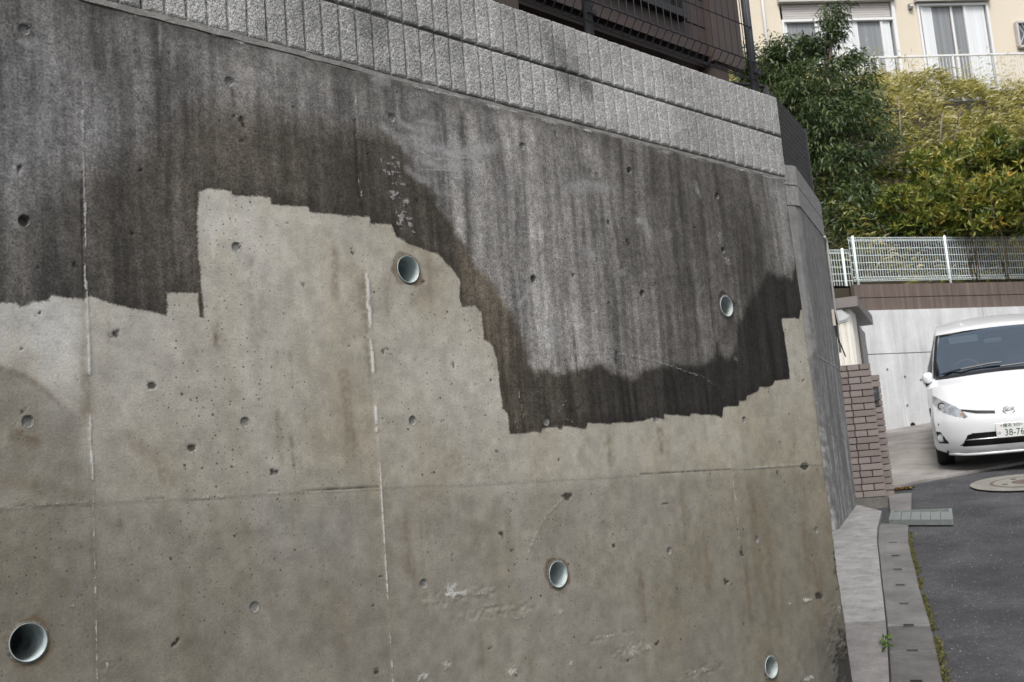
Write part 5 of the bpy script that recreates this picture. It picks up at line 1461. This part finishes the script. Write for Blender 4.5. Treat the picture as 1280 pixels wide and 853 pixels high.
blkp = mat('black_plastic', (.012, .012, .013), .4, 0, .1, 30)
chrome = mat('chrome', (.75, .76, .78), .12, 1.0, .02)
silver = mat('reflector', (.58, .60, .62), .22, .8, .5, 9)
def sub(name, V, Qs, m, parent, off=0.0):
    u_, inv = np.unique(Qs, return_inverse=True)
    return mesh_np(name, (V[u_] + np.array([0, off, 0])) * VS, inv.reshape(-1, 4), m, parent, True)
body = sub('body', SPf, SQ[cls == 0], paint.m, van)
sub('windshield', SPf, SQ[cls == 1], vglass.m, van)
[sub('a_pillar', SPf, SQ[(cls == 2) & (fc[:, 0] * g_ > 0)], blkp, van) for g_ in (-1, 1)]; sub('cowl', SPf, SQ[cls == 3], blkp, van)
def half(sel, sgn): return sel & (fc[:, 0] * sgn > 0)
def on_shell(x, z):
    m = np.where(fk < 9.3, (fc[:, 0] - x) ** 2 + (fc[:, 2] - z) ** 2, 9)
    i = m.argmin(); return fc[i]
def shell_pt(x, z):
    sel = KV < 9.3; u = np.clip(x / PV[sel, 2], -1, 1); zr = PV[sel, 1] - PV[sel, 4] * u ** 2
    i = np.interp(z, zr, np.arange(len(zr))); k = np.arange(len(zr)); g_ = lambda c: np.interp(i, k, PV[sel, c])
    return np.array([x, g_(0) + g_(3) * abs(x / g_(2)) ** PROF_E, z])
amber = mat('amber', (.60, .27, .10), .25)
clear = mat('lamp_clear', (.66, .68, .70), .08, .6)
for sgn in (-1, 1):
    h = sub('headlight', SPf, SQ[half(cls == 4, sgn)], silver, van, .003)
    for (x, z, r, m, nm) in ((.745, .80, .048, blkp, 'projector_bezel'), (.745, .80, .032, clear, 'projector'), (.63, .75, .042, clear, 'high_beam'), (.535, .70, .015, amber, 'turn_signal')):
        p = on_shell(sgn * x, z) + [0, -.004 if m is blkp else -.007, 0]
        MB().ring(p * VS, (0, -1, 0), .001, r * VS, 20).build(nm, m, h)
    m_ = MB(); xs9 = np.linspace(.16, .53, 16); zt9 = np.interp(xs9, [.16, .36, .53], [.712, .732, .757]); zb9 = np.interp(xs9, [.16, .36, .53], [.676, .694, .738])
    vt = [shell_pt(sgn * x, z) + [0, -.003, 0] for x, z in zip(xs9, zt9)] + [shell_pt(sgn * x, z) + [0, -.003, 0] for x, z in zip(xs9, zb9)]
    m_.add([p * VS for p in vt], [(i, i + 1, 17 + i, 16 + i) for i in range(15)]); m_.build('grille_slit', blkp, van)
    f_ = sub('fog_recess', SPf, SQ[half(cls == 7, sgn)], blkp, van, .03)
    p = on_shell(sgn * .80, .41)
    MB().ring((p + [0, -.002, 0]) * VS, (0, -1, 0), .001, .045 * VS, 24).build('fog_lamp', clear, f_)
    MB().ring((p + [0, -.004, 0]) * VS, (0, -1, 0), .036 * VS, .05 * VS, 24).build('fog_ring', chrome, f_)
    p = on_shell(sgn * .80, .585)
    MB().tube([(p + [0, -.003, 0]) * VS, (p + [0, .02, 0]) * VS], .011, 12).build('parking_sensor', blkp, van)
sub('lower_intake', SPf, SQ[cls == 6], blkp, van, .05)
m_ = MB(); pts = [on_shell(x, .385) + [0, .012, 0] for x in np.linspace(-.53, .53, 15)]
m_.tube([p * VS for p in pts], .008, 6); m_.build('intake_bar', chrome, van, True)
m_ = MB(); pts = [on_shell(x, .225 if abs(x) < .6 else .235) + [0, .0, -.02] for x in np.linspace(-.72, .72, 17)]
m_.tube([p * VS for p in pts], .018, 6); m_.build('lip', paint.m, van, True)
# sides
ie = np.nonzero(KV >= 6.4)[0]; ie = ie[::1]
zlev = np.linspace(0, 1, 46)
belt, sill = 1.0, .24
for sgn in (-1, 1):
    cols = []
    e0 = SP[:ie[0] + 1, 0 if sgn < 0 else -1]
    zz = e0[-1, 2] + (e0[0, 2] - e0[-1, 2]) * zlev
    o_ = np.argsort(e0[:, 2])
    cols.append(np.stack([np.interp(zz, e0[o_, 2], e0[o_, 0]), np.interp(zz, e0[o_, 2], e0[o_, 1]), zz], -1))
    for i in ie[1:]:
        if KV[i] > 16.9: break
        e = SP[i, 0 if sgn < 0 else -1]
        z = e[2] + (sill - e[2]) * zlev
        xe = abs(e[0])
        xb = np.interp(z, [.24, .30, .6, .85, 1.0, max(e[2], 1.001), 3], [.865, .885, .90, .90, .885, xe, xe]) if e[2] > 1.0 else np.interp(z, [.24, .30, .6, max(e[2], .61), 3], [.865, .885, .90, xe, xe])
        cols.append(np.stack([sgn * xb, np.full(z.shape, e[1]), z], -1))
    G = np.array(cols); a_, b_ = G.shape[:2]
    order = np.argsort(G[1:, 0, 1], kind='stable'); G[1:] = G[1:][order]
    ix = np.arange(a_ * b_).reshape(a_, b_)
    q = np.stack([ix[:-1, :-1], ix[1:, :-1], ix[1:, 1:], ix[:-1, 1:]], -1).reshape(-1, 4)
    Gf = G.reshape(-1, 3); c_ = Gf[q].mean(1)
    wheel = (np.hypot(c_[:, 1] - .9, c_[:, 2] - .34) < .385) | (np.hypot(c_[:, 1] - 3.85, c_[:, 2] - .34) < .385)
    topz = np.interp(c_[:, 1], [1.1, 1.5, 2.1, 2.6, 4.3], [1.02, 1.25, 1.52, 1.60, 1.58])
    gl_ = (c_[:, 2] > 1.03) & (c_[:, 2] < topz) & (c_[:, 1] > 1.2) & (c_[:, 1] < 4.45)
    sub('side_panel', Gf, q[~wheel & ~gl_], paint.m, van)
    sub('side_window', Gf, q[gl_], mat('side_glass', (.012, .013, .014), .35, 0, .1, 5, 0, 80, (1, 1, 1), .08), van)
    # wheels
    for yw in (.9, 3.85):
        w = MB(); seg = 32; prof = [(.20, -.10), (.30, -.105), (.33, -.08), (.338, 0), (.33, .08), (.30, .105), (.20, .10)]
        vs = [np.array([sgn * (.775) + d, yw + r * math.cos(2 * math.pi * k / seg), .335 + r * math.sin(2 * math.pi * k / seg)]) * VS for (r, d) in prof for k in range(seg)]
        w.add(vs, [(i * seg + k, i * seg + (k + 1) % seg, (i + 1) * seg + (k + 1) % seg, (i + 1) * seg + k) for i in range(6) for k in range(seg)])
        wo_ = w.build('wheel', mat('rubber', (.016, .016, .017), .85), van, True)
        MB().ring(np.array([sgn * .855, yw, .335]) * VS, (sgn, 0, 0), .03, .215 * VS, 24).build('rim', silver, wo_)
    # mirror
    c_m = np.array([sgn * .865, 1.16, 1.09])
    m_ = MB()
    rings = []
    for t, (hx_, hz_) in zip((-.075, -.05, .0, .06, .10), ((.03, .04), (.055, .07), (.07, .085), (.07, .085), (.06, .075))):
        rings.append([c_m + np.array([hx_ * np.sign(math.cos(a)) * abs(math.cos(a)) ** .7, t, hz_ * np.sign(math.sin(a)) * abs(math.sin(a)) ** .7]) for a in np.linspace(0, 2 * math.pi, 17)[:-1]])
    vs = [p * VS for r_ in rings for p in r_]
    m_.add(vs, [(i * 16 + k, i * 16 + (k + 1) % 16, (i + 1) * 16 + (k + 1) % 16, (i + 1) * 16 + k) for i in range(4) for k in range(16)] + [tuple(range(16))])
    mo = m_.build('mirror', paint.m, van, True)
    MB().box((c_m + [-sgn * .09, .03, -.05]) * VS, (.10, .06, .05)).build('mirror_arm', blkp, mo)
    MB().box((c_m + [sgn * -.02, .0, -.07]) * VS, (.11, .12, .05)).build('mirror_base', blkp, mo)
MB().box(np.array([0, 2.4, .27]) * VS, np.array([1.5, 4.3, .14]) * VS).build('underbody', blkp, van)
MB().box(np.array([0, .62, .48]) * VS, np.array([1.35, .6, .5]) * VS).build('engine_bay', blkp, van)
for yw in (.9, 3.85): MB().box(np.array([0, yw, .5]) * VS, np.array([1.26, .9, .5]) * VS).build('wheel_well', blkp, van)
# cabin
cab = mat('cabin_grey', (.07, .073, .078), .8)
MB().box(np.array([0, 1.28, .93]) * VS, np.array([1.5, .75, .2]) * VS).build('dashboard', cab, van)
MB().box(np.array([0, 3.0, 1.56]) * VS, np.array([1.15, 1.9, .02]) * VS).build('headliner', mat('liner', (.30, .30, .29), .9), van)
for sx in (-.37, .37):
    s_ = MB().chbox(np.array([sx, 2.25, 1.02]) * VS, np.array([.48, .16, .62]) * VS, .04).build('seat', cab, van)
    MB().chbox(np.array([sx, 2.28, 1.40]) * VS, np.array([.26, .10, .18]) * VS, .03).build('headrest', cab, s_)
MB().box(np.array([0, 3.4, 1.1]) * VS, np.array([1.2, .15, .7]) * VS).build('seat', cab, van)
w_ = MB(); cc = np.array([-.37, 1.55, 1.08]); tw = 24
ring_ = [cc + .185 * np.array([math.cos(a), .35 * math.sin(a), .93 * math.sin(a)]) for a in np.linspace(0, 2 * math.pi, tw + 1)]
w_.tube([p * VS for p in ring_], .014, 6); w_.build('steering_wheel', mat('wheel_grey', (.12, .12, .125), .6), van, True)
MB().chbox(np.array([0.0, 1.78, 1.46]) * VS, np.array([.22, .03, .06]) * VS, .01).build('rear_view_mirror', mat('mirror_body', (.25, .25, .26), .5), van)
MB().box(np.array([-.36, 1.86, 1.52]) * VS, np.array([.36, .02, .09]) * VS).build('sun_visor', mat('visor', (.42, .42, .41), .8), van)
def wind(x, k):   # point on the windshield
    j = np.abs(us * np.interp(k, np.arange(len(PROF)), PROF[:, 2]) - x).argmin(); i = np.abs(KV - k).argmin(); return SP[i, j]
for (xs_, ks_) in (((-.70, -.45, -.1, .02), (9.15, 9.28, 9.38, 9.36)), ((.0, .3, .62), (9.12, 9.22, 9.25))):
    MB().tube([(wind(x, k) + [0, -.02, .02]) * VS for x, k in zip(xs_, ks_)], .012, 6).build('wiper', blkp, van)
# number plate
pc = on_shell(0.0, .47) * VS + [0, -.03, 0]
plate = MB().chbox(pc, (.33, .012, .165), .004).build('number_plate', mat('plate_white', (.72, .73, .72), .35, 0, .02), van)
green = mat('plate_green', (.012, .07, .04), .4)
def text(body, size, x, z, sx=1.0):
    cu = bpy.data.curves.new('text', 'FONT'); cu.body = body; cu.size = size; cu.align_x = 'CENTER'; cu.align_y = 'CENTER'; cu.extrude = .0006; cu.resolution_u = 3
    tmp = bpy.data.objects.new('text', cu); COL.objects.link(tmp)
    dg = bpy.context.evaluated_depsgraph_get()
    me = bpy.data.meshes.new_from_object(tmp.evaluated_get(dg)); bpy.data.objects.remove(tmp)
    V = np.empty(len(me.vertices) * 3); me.vertices.foreach_get('co', V); V = V.reshape(-1, 3)
    V = np.stack([V[:, 0] * sx + x, -V[:, 2], V[:, 1] + z], -1) + pc + [0, -.0072, 0]
    me.vertices.foreach_set('co', V.astype(np.float32).ravel())
    me.materials.clear()
    new_obj('plate_text', me, green, plate)
text('38-76', .105, .025, -.028, .86)
text('横浜 303', .05, 0, .052, .95)
text('は', .04, -.135, -.028)
for sx in (-.105, .105): MB().ring(pc + [sx, 0, .055], (0, -1, 0), .001, .008, 10, .0075).build('plate_bolt', chrome, plate)
# emblem: an oval of two chrome strokes
ec = on_shell(0, .70) * VS + [0, -.012, 0]
MB().tube([ec + np.array([.062 * math.cos(a), 0, .042 * math.sin(a)]) for a in np.linspace(.5, 2 * math.pi - .2, 26)], .007, 6).build('emblem', chrome, van, True)
MB().tube([ec + np.array([x, 0, z]) for x, z in ((-.045, -.006), (0, .004), (.05, .012))], .006, 6).build('emblem_bar', chrome, van, True)
m_ = MB(); pts = [on_shell(x, .745 - .06 * abs(x) if False else .735) + [0, -.002, 0] for x in np.linspace(-.14, .14, 7)]
# bonnet shut line
bpy.context.view_layer.update()
